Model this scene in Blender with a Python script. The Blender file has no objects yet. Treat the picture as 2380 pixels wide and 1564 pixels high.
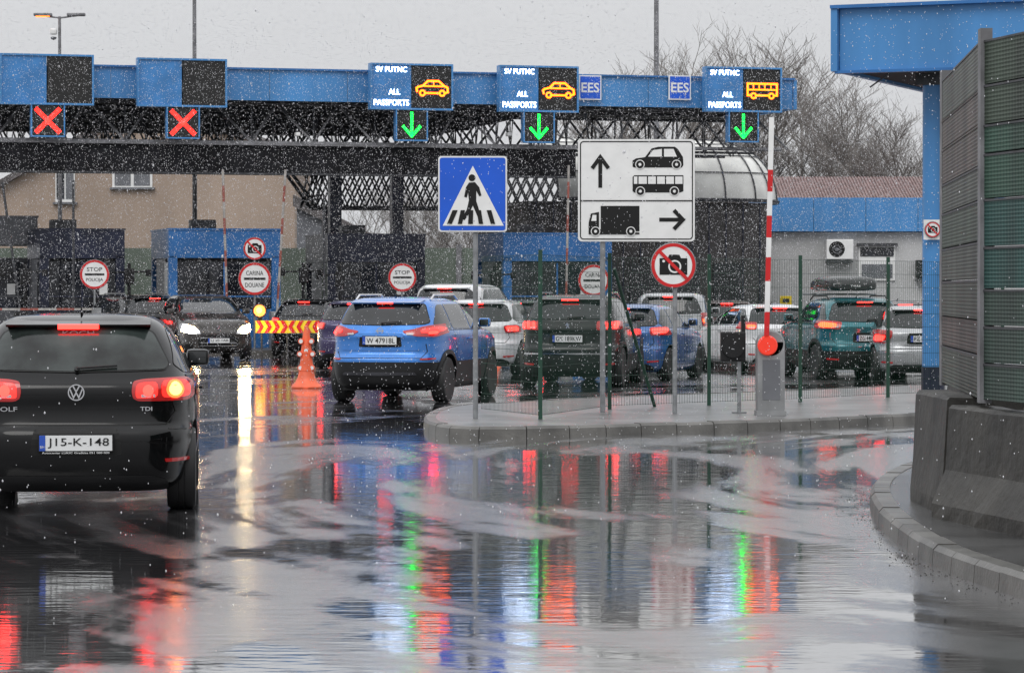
import bpy, bmesh, math, random
import numpy as np
from mathutils import Vector, Matrix
random.seed(7); np.random.seed(7)
F=7000.0; HZ=678.0; CH=1.68
def G(px,py,z=0.0):
    s=(py-HZ)/(CH-z); return Vector(((px-1190)/s,F/s,z))
def P(px,py,d): return Vector(((px-1190)*d/F,d,CH+(HZ-py)*d/F))
COL=bpy.context.scene.collection
# ---------------------------------------------------------------- materials
def mat(name,c,rough=.5,metal=0.,var=.15,vs=3.,bump=0.,bs=30.,em=None,es=0.,coat=0.,ior=1.5,c2=None,spec=.5,streak=False):
    m=bpy.data.materials.new(name); m.use_nodes=True
    nt=m.node_tree; b=nt.nodes['Principled BSDF']
    tc=nt.nodes.new('ShaderNodeTexCoord')
    no=nt.nodes.new('ShaderNodeTexNoise'); no.inputs['Scale'].default_value=vs; no.inputs['Detail'].default_value=6
    if streak:
        mp=nt.nodes.new('ShaderNodeMapping'); mp.inputs['Scale'].default_value=(1,1,.18); nt.links.new(tc.outputs['Object'],mp.inputs[0]); nt.links.new(mp.outputs[0],no.inputs['Vector'])
    else: nt.links.new(tc.outputs['Object'],no.inputs['Vector'])
    mx=nt.nodes.new('ShaderNodeMix'); mx.data_type='RGBA'
    cr=nt.nodes.new('ShaderNodeMapRange'); cr.inputs[1].default_value=.35; cr.inputs[2].default_value=.65
    nt.links.new(no.outputs['Fac'],cr.inputs[0]); nt.links.new(cr.outputs[0],mx.inputs[0])
    A=[x*(1-var) for x in c]+[1]; B=[min(1,x*(1+var)) for x in c]+[1]
    if c2: A=list(c)+[1]; B=list(c2)+[1]
    mx.inputs[6].default_value=A; mx.inputs[7].default_value=B
    nt.links.new(mx.outputs[2],b.inputs['Base Color'])
    b.inputs['Roughness'].default_value=rough; b.inputs['Metallic'].default_value=metal
    b.inputs['IOR'].default_value=ior; b.inputs['Specular IOR Level'].default_value=spec
    b.inputs['Coat Weight'].default_value=coat; b.inputs['Coat Roughness'].default_value=.06
    if em: b.inputs['Emission Color'].default_value=list(em)+[1]; b.inputs['Emission Strength'].default_value=es
    if bump>0:
        n2=nt.nodes.new('ShaderNodeTexNoise'); n2.inputs['Scale'].default_value=bs; n2.inputs['Detail'].default_value=4
        nt.links.new(tc.outputs['Object'],n2.inputs['Vector'])
        bp=nt.nodes.new('ShaderNodeBump'); bp.inputs['Distance'].default_value=bump
        nt.links.new(n2.outputs['Fac'],bp.inputs['Height']); nt.links.new(bp.outputs[0],b.inputs['Normal'])
    return m
def paint(name,c,metal=.3,coat=.8,rough=.28,spec=.5):
    m=mat(name,c,rough,metal,.08,9,.00012,120,coat=coat,spec=spec)
    nt=m.node_tree; b=nt.nodes['Principled BSDF']; tc=nt.nodes.new('ShaderNodeTexCoord')
    n=nt.nodes.new('ShaderNodeTexNoise'); n.inputs['Scale'].default_value=2.2; n.inputs['Detail'].default_value=7; nt.links.new(tc.outputs['Object'],n.inputs['Vector'])
    r=nt.nodes.new('ShaderNodeMapRange'); r.inputs[1].default_value=.4; r.inputs[2].default_value=.65; r.inputs[3].default_value=max(.03,rough-.1); r.inputs[4].default_value=rough+.12; nt.links.new(n.outputs['Fac'],r.inputs[0]); nt.links.new(r.outputs[0],b.inputs['Roughness'])
    return m
M={}
M['black']=mat('black_plastic',(.010,.010,.011),.45,bump=.0005,bs=200,spec=.35)
M['rubber']=mat('rubber',(.018,.018,.019),.6)
M['rim']=mat('rim_metal',(.35,.36,.38),.3,.9)
M['rimd']=mat('rim_dark',(.08,.08,.09),.35,.8)
M['glass']=mat('car_glass',(.010,.012,.014),.06,var=.5,vs=2,coat=.2,spec=.6)
M['glassg']=mat('painted_sheen_mist_glass',(.03,.038,.036),.1,var=.9,vs=2.2,bump=.0006,bs=90)  # grey reflection and see-through light painted into the colour, plus mist noise
M['chrome']=mat('chrome',(.65,.65,.67),.15,1)
M['redlens']=mat('red_lens',(.32,.008,.008),.12,coat=.6,em=(1,.02,.02),es=.10)
M['redglow']=mat('red_glow',(.5,.01,.01),.25,coat=.5,em=(1,.03,.02),es=1.6)
M['redlit']=mat('red_lit',(.6,.01,.01),.3,em=(1,.014,.01),es=14)
M['redhot']=mat('red_hot',(.6,.05,.01),.3,em=(1,.05,.012),es=8)
M['core']=mat('lamp_core',(.9,.4,.1),.3,em=(1,.28,.05),es=9)
M['rev']=mat('clear_lens',(.45,.45,.46),.15,coat=.5)
M['head']=mat('headlight_lit',(.9,.8,.6),.3,em=(1,.74,.38),es=110)
M['plate']=mat('plate_white',(.72,.73,.73),.4,var=.03)
M['plateb']=mat('plate_blue',(.02,.08,.45),.4,var=.03)
M['ink']=mat('ink_black',(.01,.01,.01),.5,var=.05,spec=.3)
M['white']=mat('sign_white',(.80,.80,.79),.4,var=.04,vs=6)
M['sred']=mat('sign_red',(.60,.012,.015),.4,var=.06)
M['sblue']=mat('sign_blue',(.008,.10,.62),.4,var=.06)
M['poleA']=mat('dull_pole_red',(.30,.09,.07),.6,0,.2,8)
M['poleB']=mat('dull_pole_white',(.38,.36,.34),.6,0,.2,8)
M['galv']=mat('galvanised_steel',(.27,.28,.29),.42,.5,.2,12)
M['steel']=mat('dark_steel',(.06,.062,.068),.5,.3,.25,8)
M['steell']=mat('worn_steel',(.19,.19,.20),.5,.3,.3,5)
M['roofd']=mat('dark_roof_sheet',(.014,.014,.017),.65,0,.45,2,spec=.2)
M['fascia']=mat('blue_fascia',(.065,.24,.53),.33,.05,.18,.8,.002,1.2,streak=True)
M['fasciad']=mat('deep_blue_trim',(.03,.15,.40),.4,.1,.15,1)
M['navy']=mat('navy_panel',(.012,.016,.038),.35,.1,.3,1.5)
M['greyp']=mat('grey_panel',(.15,.155,.17),.45,.1,.15,2)
M['dglass']=mat('booth_glass',(.018,.02,.026),.08,var=.6,vs=1.5)
M['led_blk']=mat('led_matrix_black',(.010,.010,.010),.5,var=.4,vs=60)
M['led_blu']=mat('led_panel_blue',(.05,.21,.50),.35,var=.14,vs=3)
M['l_red']=mat('led_red',(.5,0,0),.5,em=(1,.012,.008),es=11)
M['l_or']=mat('led_orange',(.5,.2,0),.5,em=(1,.085,.0015),es=9)
M['l_gr']=mat('led_green',(0,.5,.1),.5,em=(.001,1,.03),es=12)
M['l_wh']=mat('led_white',(.8,.8,.9),.5,em=(.75,.86,1),es=10)
M['lamp_or']=mat('lamp_orange_lit',(1,.5,.1),.5,em=(1,.17,.015),es=3.6)
M['concrete']=mat('wet_concrete',(.009,.0085,.0075),.55,0,.5,1.5,.016,9,c2=(.045,.042,.036))
M['kerb']=mat('kerb_concrete',(.07,.068,.064),.4,0,.35,2.4,.004,30,c2=(.15,.145,.135))
M['pave']=mat('pavement_wet',(.11,.11,.11),.28,0,.35,1.3,.003,25,c2=(.22,.22,.22))
M['beige']=mat('beige_render',(.36,.28,.225),.8,0,.14,.4,.01,5,streak=True)  # beige desaturated so distance haze sits in the wall colour
M['whitewall']=mat('white_wall',(.46,.46,.46),.7,0,.12,.7,streak=True)
M['tile']=mat('red_roof_tiles',(.20,.135,.13),.7,0,.3,4,.02,8)  # red muted towards grey, painting distance haze into the tiles
M['slate']=mat('dark_roof_tiles',(.10,.09,.09),.7,0,.3,3)
M['poly']=mat('polycarbonate_roof',(.62,.62,.59),.35,0,.18,1.2)
M['darkwall']=mat('dark_cladding',(.05,.046,.046),.5,0,.3,1)
M['gwall']=mat('green_grey_wall',(.10,.125,.10),.7,0,.25,.6,streak=True)
M['green']=mat('green_fence_paint',(.01,.05,.03),.4)
M['orange']=mat('orange_rubber',(.80,.13,.05),.45,0,.15,6)
M['yellow']=mat('yellow_sheet',(.85,.62,.02),.4,var=.05)
M['bark']=mat('bare_bark',(.20,.185,.175),.9,0,.25,4)
M['redpol']=mat('glowing_red_reflector',(.65,.03,.02),.2,em=(1,.06,.02),es=.4)  # weak red glow put into the disc's own material
M['boxgrey']=mat('barrier_grey',(.24,.245,.25),.4,.1,.14,4)
# ---------------------------------------------------------------- mesh builder
_tc={}
def text_geo(s,bold=.0):
    k=(s,bold)
    if k in _tc: return _tc[k]
    cu=bpy.data.curves.new('t','FONT'); cu.body=s; cu.offset=bold; cu.resolution_u=3
    o=bpy.data.objects.new('t',cu); COL.objects.link(o)
    dg=bpy.context.evaluated_depsgraph_get(); dg.update()
    me=bpy.data.meshes.new_from_object(o.evaluated_get(dg))
    vs=[(v.co.x,v.co.y) for v in me.vertices]; fs=[tuple(p.vertices) for p in me.polygons]
    bpy.data.objects.remove(o); bpy.data.curves.remove(cu); bpy.data.meshes.remove(me)
    xs=[v[0] for v in vs]; ys=[v[1] for v in vs]
    x0,x1,y0,y1=min(xs),max(xs),min(ys),max(ys)
    vs=[((x-x0)/(x1-x0)-.5,(y-y0)/(y1-y0)-.5) for x,y in vs]
    _tc[k]=(vs,fs); return _tc[k]
class MB:
    def __init__(s): s.v=[];s.f=[];s.mi=[];s.mats=[]
    def add(s,vs,fs,m):
        if isinstance(m,str): m=M[m]
        if m not in s.mats: s.mats.append(m)
        i=s.mats.index(m); b=len(s.v)
        s.v+= [tuple(v) for v in vs]; s.f+=[tuple(b+k for k in f) for f in fs]; s.mi+=[i]*len(fs); return s
    def box(s,c,d,m,rz=0,ch=0.,R=None):
        x,y,z=d[0]/2,d[1]/2,d[2]/2
        if ch>0:
            bm=bmesh.new(); bmesh.ops.create_cube(bm,size=1)
            for v in bm.verts: v.co=Vector((v.co.x*d[0],v.co.y*d[1],v.co.z*d[2]))
            bmesh.ops.bevel(bm,geom=bm.edges[:],offset=ch,segments=2,affect='EDGES',profile=.6)
            vs=[v.co.copy() for v in bm.verts]; bm.verts.index_update(); fs=[[v.index for v in f.verts] for f in bm.faces]; bm.free()
        else:
            vs=[Vector((i*x,j*y,k*z)) for i in(-1,1) for j in(-1,1) for k in(-1,1)]
            fs=[(0,1,3,2),(4,6,7,5),(0,4,5,1),(2,3,7,6),(0,2,6,4),(1,5,7,3)]
        RM=R if R else Matrix.Rotation(rz,3,'Z')
        return s.add([RM@v+Vector(c) for v in vs],fs,m)
    def tube(s,p,q,r,m,n=8,r2=None,caps=True):
        p=Vector(p);q=Vector(q); r2=r if r2 is None else r2
        d=(q-p).normalized(); a=d.orthogonal().normalized(); b=d.cross(a)
        vs=[];
        for c,rr in((p,r),(q,r2)):
            for i in range(n):
                t=2*math.pi*i/n+.3; vs.append(c+a*rr*math.cos(t)+b*rr*math.sin(t))
        fs=[(i,(i+1)%n,n+(i+1)%n,n+i) for i in range(n)]
        if caps: fs+=[tuple(range(n-1,-1,-1)),tuple(range(n,2*n))]
        return s.add(vs,fs,m)
    def poly(s,pts,y,m): return s.add([(a,y,b) for a,b in pts],[tuple(range(len(pts)))],m)
    def prism(s,pts,y0,y1,m):
        n=len(pts); vs=[(a,y0,b) for a,b in pts]+[(a,y1,b) for a,b in pts]
        fs=[tuple(range(n)),tuple(range(2*n-1,n-1,-1))]+[(i,n+i,n+(i+1)%n,(i+1)%n) for i in range(n)]
        return s.add(vs,fs,m)
    def xprism(s,pts,x0,x1,m):
        n=len(pts); vs=[(x0,a,b) for a,b in pts]+[(x1,a,b) for a,b in pts]
        fs=[tuple(range(n)),tuple(range(2*n-1,n-1,-1))]+[(i,n+i,n+(i+1)%n,(i+1)%n) for i in range(n)]
        return s.add(vs,fs,m)
    def disc(s,c,r,y,m,n=32,rx=None): return s.poly([(c[0]+(rx or r)*math.cos(2*math.pi*i/n),c[1]+r*math.sin(2*math.pi*i/n)) for i in range(n)],y,m)
    def ring(s,c,r0,r1,y,m,n=40):
        vs=[(c[0]+r*math.cos(2*math.pi*i/n),y,c[1]+r*math.sin(2*math.pi*i/n)) for r in(r0,r1) for i in range(n)]
        return s.add(vs,[(i,(i+1)%n,n+(i+1)%n,n+i) for i in range(n)],m)
    def ribbon(s,pts,w,y,m,closed=False):
        P_=[Vector((a,b)) for a,b in pts]; n=len(P_); vs=[]
        for i in range(n):
            a=P_[(i-1)%n] if(closed or i>0) else None; c=P_[(i+1)%n] if(closed or i<n-1) else None; b=P_[i]
            d1=(b-a).normalized() if a is not None else (c-b).normalized()
            d2=(c-b).normalized() if c is not None else d1
            t=(d1+d2); t=t.normalized() if t.length>1e-4 else d1
            nn=Vector((-t.y,t.x)); k=1/max(.35,abs(nn.dot(Vector((-d1.y,d1.x)))))
            o=nn*w/2*k; vs+=[(b.x+o.x,y,b.y+o.y),(b.x-o.x,y,b.y-o.y)]
        fs=[(2*i,2*i+1,2*((i+1)%n)+1,2*((i+1)%n)) for i in range(n if closed else n-1)]
        return s.add(vs,fs,m)
    def text(s,t,cx,cz,w,h,y,m,flip=False,bold=.0):
        vs,fs=text_geo(t,bold); k=-1 if flip else 1
        return s.add([(k*u*w+cx,y,v*h+cz) for u,v in vs],fs,m)
    def lathe(s,prof,m,c=(0,0,0),axis='z',n=24):
        vs=[]
        for r,h in prof:
            for i in range(n):
                t=2*math.pi*i/n; a,b=r*math.cos(t),r*math.sin(t)
                vs.append((c[0]+a,c[1]+b,c[2]+h) if axis=='z' else ((c[0]+h,c[1]+a,c[2]+b) if axis=='x' else (c[0]+a,c[1]+h,c[2]+b)))
        k=len(prof); fs=[(j*n+i,j*n+(i+1)%n,(j+1)*n+(i+1)%n,(j+1)*n+i) for j in range(k-1) for i in range(n)]
        if prof[0][0]>1e-3: fs.append(tuple(range(n-1,-1,-1)))
        if prof[-1][0]>1e-3: fs.append(tuple(range((k-1)*n,k*n)))
        return s.add(vs,fs,m)
    def obj(s,name,parent=None,loc=(0,0,0),rz=0,smooth=None,label=None,fix=True):
        me=bpy.data.meshes.new(name); me.from_pydata(s.v,[],s.f)
        for m in s.mats: me.materials.append(m)
        me.polygons.foreach_set('material_index',s.mi)
        if fix:
            bm=bmesh.new(); bm.from_mesh(me); bmesh.ops.recalc_face_normals(bm,faces=bm.faces[:]); bm.to_mesh(me); bm.free()
        if smooth:
            me.polygons.foreach_set('use_smooth',[True]*len(me.polygons)); me.set_sharp_from_angle(angle=math.radians(smooth))
        me.update()
        o=bpy.data.objects.new(name,me); COL.objects.link(o); o.location=loc; o.rotation_euler=(0,0,rz)
        if parent: o.parent=parent
        if label: o['label']=label
        return o
def top(name,label,cat,loc=(0,0,0),rz=0,group=None):
    o=bpy.data.objects.new(name,None); COL.objects.link(o); o.location=loc; o.rotation_euler=(0,0,rz); o.empty_display_size=.3
    o['label']=label; o['category']=cat
    if group: o['group']=group
    return o
def clone(e,loc,rz=None,scale=None,label=None):
    n=e.copy(); COL.objects.link(n); n.location=loc
    if rz is not None: n.rotation_euler=(0,0,rz)
    if scale: n.scale=scale
    if label: n['label']=label
    def rec(a,b):
        for c in list(a.children):
            if c is n or c is b: continue
            k=c.copy(); COL.objects.link(k); k.parent=b; k.matrix_parent_inverse=c.matrix_parent_inverse.copy(); rec(c,k)
    rec(e,n); return n
# ---------------------------------------------------------------- world, light, camera
sc=bpy.context.scene
w=bpy.data.worlds.new("World"); sc.world=w; w.use_nodes=True; nt=w.node_tree
bg=nt.nodes['Background']; sky=nt.nodes.new('ShaderNodeTexSky'); sky.sky_type='NISHITA'; sky.sun_disc=False
SE,SR=math.radians(48),math.radians(160)
sky.sun_elevation=SE; sky.sun_rotation=SR; sky.dust_density=6; sky.air_density=2
hs=nt.nodes.new('ShaderNodeHueSaturation'); hs.inputs['Saturation'].default_value=.12; hs.inputs['Value'].default_value=.35
nt.links.new(sky.outputs[0],hs.inputs['Color'])
mx=nt.nodes.new('ShaderNodeMix'); mx.data_type='RGBA'; mx.inputs[0].default_value=.9; mx.inputs[7].default_value=(6.85,6.95,7.15,1)
nt.links.new(hs.outputs[0],mx.inputs[6])
tcw=nt.nodes.new('ShaderNodeTexCoord'); sx=nt.nodes.new('ShaderNodeSeparateXYZ'); nt.links.new(tcw.outputs['Generated'],sx.inputs[0])
mr=nt.nodes.new('ShaderNodeMapRange'); mr.inputs[1].default_value=.08; mr.inputs[2].default_value=.9; mr.inputs[3].default_value=.107; mr.inputs[4].default_value=.23
nt.links.new(sx.outputs['Z'],mr.inputs[0]); nt.links.new(mr.outputs[0],bg.inputs['Strength']); nt.links.new(mx.outputs[2],bg.inputs['Color'])
sl=bpy.data.lights.new('sun','SUN'); sl.energy=1.0; sl.angle=math.radians(35); sl.color=(1,.98,.95)
so=bpy.data.objects.new('sun',sl); COL.objects.link(so); so.rotation_euler=(math.radians(42),0,math.radians(-20))
cd=bpy.data.cameras.new('camera'); co=bpy.data.objects.new('camera',cd); COL.objects.link(co)
co.location=(0,0,CH); co.rotation_euler=(math.pi/2-math.atan((782-HZ)/F),0,0)
cd.lens=F/2380*36; cd.sensor_width=36; cd.clip_end=2000; sc.camera=co
sc.view_settings.view_transform='Standard'; sc.view_settings.look='None'; sc.view_settings.exposure=0
# ---------------------------------------------------------------- ground and road
def road_mat():
    m=bpy.data.materials.new('wet_asphalt'); m.use_nodes=True; nt=m.node_tree; b=nt.nodes['Principled BSDF']; L=nt.links
    def N(t,**k):
        n=nt.nodes.new(t)
        for a,v in k.items(): setattr(n,a,v)
        return n
    tc=N('ShaderNodeTexCoord'); mp=N('ShaderNodeMapping'); mp.inputs['Scale'].default_value=(1,.38,1); mp.inputs['Location'].default_value=(3.1,7.7,0)
    L.new(tc.outputs['Object'],mp.inputs[0])
    def noise(sc_,det=3,dist=0,vec=None,rough=.5):
        n=N('ShaderNodeTexNoise'); n.inputs['Scale'].default_value=sc_; n.inputs['Detail'].default_value=det; n.inputs['Distortion'].default_value=dist; n.inputs['Roughness'].default_value=rough
        L.new(vec or tc.outputs['Object'],n.inputs['Vector']); return n.outputs['Fac']
    def rng(v,a,b_,c,d):
        n=N('ShaderNodeMapRange'); n.inputs[1].default_value=a;n.inputs[2].default_value=b_;n.inputs[3].default_value=c;n.inputs[4].default_value=d
        L.new(v,n.inputs[0]); return n.outputs[0]
    def math_(op,a,b_,c=None):
        n=N('ShaderNodeMath',operation=op)
        for i,x in enumerate((a,b_,c)):
            if x is None: continue
            if isinstance(x,(int,float)): n.inputs[i].default_value=x
            else: L.new(x,n.inputs[i])
        return n.outputs[0]
    big=noise(.42,7,.9,mp.outputs[0],.6)
    # curved wheel tracks: bands around the bend's centre
    vd=N('ShaderNodeVectorMath',operation='DISTANCE'); L.new(tc.outputs['Object'],vd.inputs[0]); vd.inputs[1].default_value=(16,27,0)
    sp=N('ShaderNodeSeparateXYZ'); L.new(tc.outputs['Object'],sp.inputs[0])
    cx=N('ShaderNodeCombineXYZ'); L.new(math_('MULTIPLY',vd.outputs['Value'],1.5),cx.inputs[0]); L.new(math_('MULTIPLY',sp.outputs['Y'],.07),cx.inputs[1])
    track=noise(1.2,5,.25,cx.outputs[0],.55)
    xb=rng(sp.outputs['X'],-3.,1.5,-.07,.0)
    comb=math_('ADD',math_('MULTIPLY_ADD',track,.45,big),xb)
    mask=rng(comb,.665,.755,0,1)
    fine=noise(3.,7,0,None,.65)
    r1=rng(mask,0,1,.022,.17)
    ro=math_('MULTIPLY_ADD',fine,.06,r1)
    L.new(ro,b.inputs['Roughness']); L.new(ro,b.inputs['Coat Roughness'])
    cm=N('ShaderNodeMix',data_type='RGBA'); cm.inputs[6].default_value=(.025,.025,.027,1); cm.inputs[7].default_value=(.12,.12,.124,1)
    L.new(math_('MULTIPLY',noise(1.6,8,0,None,.65),math_('MULTIPLY_ADD',mask,.9,.35)),cm.inputs[0]); L.new(cm.outputs[2],b.inputs['Base Color'])
    b.inputs['IOR'].default_value=1.5; b.inputs['Specular IOR Level'].default_value=.7
    b.inputs['Coat Weight'].default_value=1; b.inputs['Coat IOR'].default_value=1.45
    mp2=N('ShaderNodeMapping'); mp2.inputs['Scale'].default_value=(.4,1,1); L.new(tc.outputs['Object'],mp2.inputs[0])
    b1=N('ShaderNodeBump'); b1.inputs['Distance'].default_value=.0020; L.new(noise(3.0,2,0,mp2.outputs[0]),b1.inputs['Height'])
    b2=N('ShaderNodeBump'); b2.inputs['Distance'].default_value=.0010; L.new(noise(12,2,0,mp2.outputs[0]),b2.inputs['Height']); L.new(b1.outputs[0],b2.inputs['Normal'])
    b3=N('ShaderNodeBump'); b3.inputs['Distance'].default_value=.0011; L.new(noise(60,4),b3.inputs['Height']); L.new(b2.outputs[0],b3.inputs['Normal']); L.new(math_('MULTIPLY_ADD',mask,.85,.07),b3.inputs['Strength'])
    L.new(b3.outputs[0],b.inputs['Normal']); L.new(b3.outputs[0],b.inputs['Coat Normal'])
    return m
M['road']=road_mat()
M['ground']=mat('wet_ground',(.05,.05,.045),.5,0,.3,.3)
def sheet(name,pts,z,m):
    o=MB().add([(a,b,z) for a,b in pts],[tuple(range(len(pts)))],m).obj(name); o['kind']='structure'
    me=o.data
    if me.polygons[0].normal.z<0: me.flip_normals()
    return o
g=sheet('ground',[(-600,-100),(600,-100),(600,1200),(-600,1200)],-.004,'ground')
r=sheet('road',[(-45,-5),(45,-5),(45,118),(-45,118)],0,'road')
def cr(pts,n=6,closed=False):
    out=[]; P_=[Vector(p[:2]) for p in pts]; N_=len(P_)
    for i in range(N_-1):
        p0=P_[max(0,i-1)];p1=P_[i];p2=P_[i+1];p3=P_[min(N_-1,i+2)]
        for k in range(n):
            t=k/n; out.append(.5*((2*p1)+(-p0+p2)*t+(2*p0-5*p1+4*p2-p3)*t*t+(-p0+3*p1-3*p2+p3)*t**3))
    out.append(P_[-1]); return out
def kerb(path,side,h=.135,wd=.16):
    dens=[]
    for a,b in zip(path,path[1:]):
        n=max(1,int((b-a).length/.05))
        dens+=[a.lerp(b,i/n) for i in range(n)]
    dens.append(path[-1]); pts=[dens[0]]
    for p in dens:
        if (p-pts[-1]).length>=.5: pts.append(p)
    mb=MB()
    def nrm(i):
        a=pts[max(0,i-1)];b=pts[min(len(pts)-1,i+1)]; d=(b-a).normalized(); return Vector((-d.y,d.x))*side
    for i in range(len(pts)-1):
        a,b=pts[i],pts[i+1]; d=(b-a).normalized()*.006; na,nb=nrm(i),nrm(i+1); dz=random.uniform(-.005,.005)
        vs=[]
        for p,n in((a+d,na),(b-d,nb)):
            for o,z in((0,-.05),(.012,h-.03),(.04,h),(wd,h),(wd,-.05)): vs.append((p.x+n.x*o,p.y+n.y*o,z+(dz if z>0 else 0)))
        fs=[(k,(k+1)%5,5+(k+1)%5,5+k) for k in range(5)]+[(0,1,2,3,4),(9,8,7,6,5)]
        mb.add(vs,fs,'kerb')
    o=mb.obj('kerb'); o['kind']='structure'; return [p+nrm(i)*(wd-.02) for i,p in enumerate(pts)]
isl=[G(1180,956),G(1060,962),G(1005,975),G(983,992),G(1005,1010),G(1100,1019),G(1280,1018),G(1500,1011),G(1800,1001),G(2118,986),G(2420,968)]
inner=kerb(cr(isl),1)
back=[G(2420,905),G(2118,912),G(1860,925),G(1500,938),G(1300,947)]
sheet('pavement',[(p.x,p.y) for p in inner]+[(p.x,p.y) for p in back],.128,'pave')
bk=[Vector(G(1180,956)[:2])]+[Vector(p[:2]) for p in reversed(back)]
kerb(bk,-1)
k2=[G(2300,1060),G(2118,1105),G(2050,1135),G(2022,1168),G(2030,1205),G(2062,1245),G(2150,1308),G(2250,1350),G(2380,1395),G(2650,1490)]
inner=kerb(cr(k2),1)
sheet('pavement',[(p.x,p.y) for p in inner]+[(9,12.),(9,34)],.128,mat('pavement_dark',(.03,.03,.03),.25,0,.35,1.6,.004,25,c2=(.08,.08,.08)))
rg=random.Random(5); m=MB(); k2c=cr(k2)
for i in range(260):
    q=k2c[rg.randrange(12,50)]; a=q+Vector((-abs(rg.gauss(0,.10))-.01,rg.gauss(0,.2))); r_=rg.uniform(.002,.006)
    m.add([(a.x-r_,a.y,0),(a.x+r_,a.y-r_,0),(a.x,a.y+r_,0),(a.x,a.y,r_*1.2)],[(0,1,3),(1,2,3),(2,0,3)],'concrete')
o=m.obj('gravel',fix=False); o['kind']='stuff'; o['label']='loose dark wet grit scattered along the kerb'; o['category']='gravel'
# ---------------------------------------------------------------- vehicles
def pchip(xs,ys):
    xs=np.array(xs,float); ys=np.array(ys,float); h=np.diff(xs); d=np.diff(ys)/h; m=np.zeros(len(xs)); m[0]=d[0]; m[-1]=d[-1]
    for i in range(1,len(xs)-1):
        if d[i-1]*d[i]>0: m[i]=2*d[i-1]*d[i]/(d[i-1]+d[i])
    def f(x):
        x=min(max(x,xs[0]),xs[-1]); i=int(min(max(np.searchsorted(xs,x)-1,0),len(h)-1)); t=(x-xs[i])/h[i]
        return (2*t**3-3*t*t+1)*ys[i]+(t**3-2*t*t+t)*h[i]*m[i]+(-2*t**3+3*t*t)*ys[i+1]+(t**3-t*t)*h[i]*m[i+1]
    return f
PROF={
'hatch':[(.115,.18,-.2,.85),(.17,.06,-.06,.945),(.26,.015,-.01,.98),(.37,.0,0,1.),(.42,.012,-.01,1.),(.445,.06,-.03,1.),(.53,.085,-.10,1.),(.60,.075,-.33,.995),(.645,.085,-.6,.985),(.67,.13,-.85,.965),(.70,.165,-1.05,.93),(.80,.28,-1.38,.855),(.90,.41,-1.75,.76),(.95,.52,-2.0,.69),(.985,.72,-2.35,.57),(1.,1.15,-2.75,.34)],
'suv':[(.13,.2,-.25,.84),(.19,.05,-.06,.94),(.30,.0,-.01,.985),(.41,.0,0,1.),(.44,.03,-.01,1.),(.47,.075,-.03,1.),(.58,.085,-.08,.995),(.63,.075,-.25,.99),(.66,.09,-.5,.98),(.69,.13,-.9,.96),(.72,.16,-1.05,.93),(.80,.26,-1.33,.87),(.90,.38,-1.7,.785),(.95,.48,-1.95,.72),(.985,.66,-2.35,.60),(1.,1.1,-2.8,.36)],
'van':[(.12,.15,-.2,.86),(.18,.05,-.05,.95),(.30,.0,0,.99),(.42,.0,0,1.),(.45,.04,-.03,1.),(.58,.05,-.25,1.),(.64,.06,-.75,.985),(.70,.07,-.95,.96),(.80,.12,-1.25,.91),(.90,.18,-1.6,.85),(.95,.24,-1.85,.79),(.985,.36,-2.2,.68),(1.,.8,-2.7,.42)],
}
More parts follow.
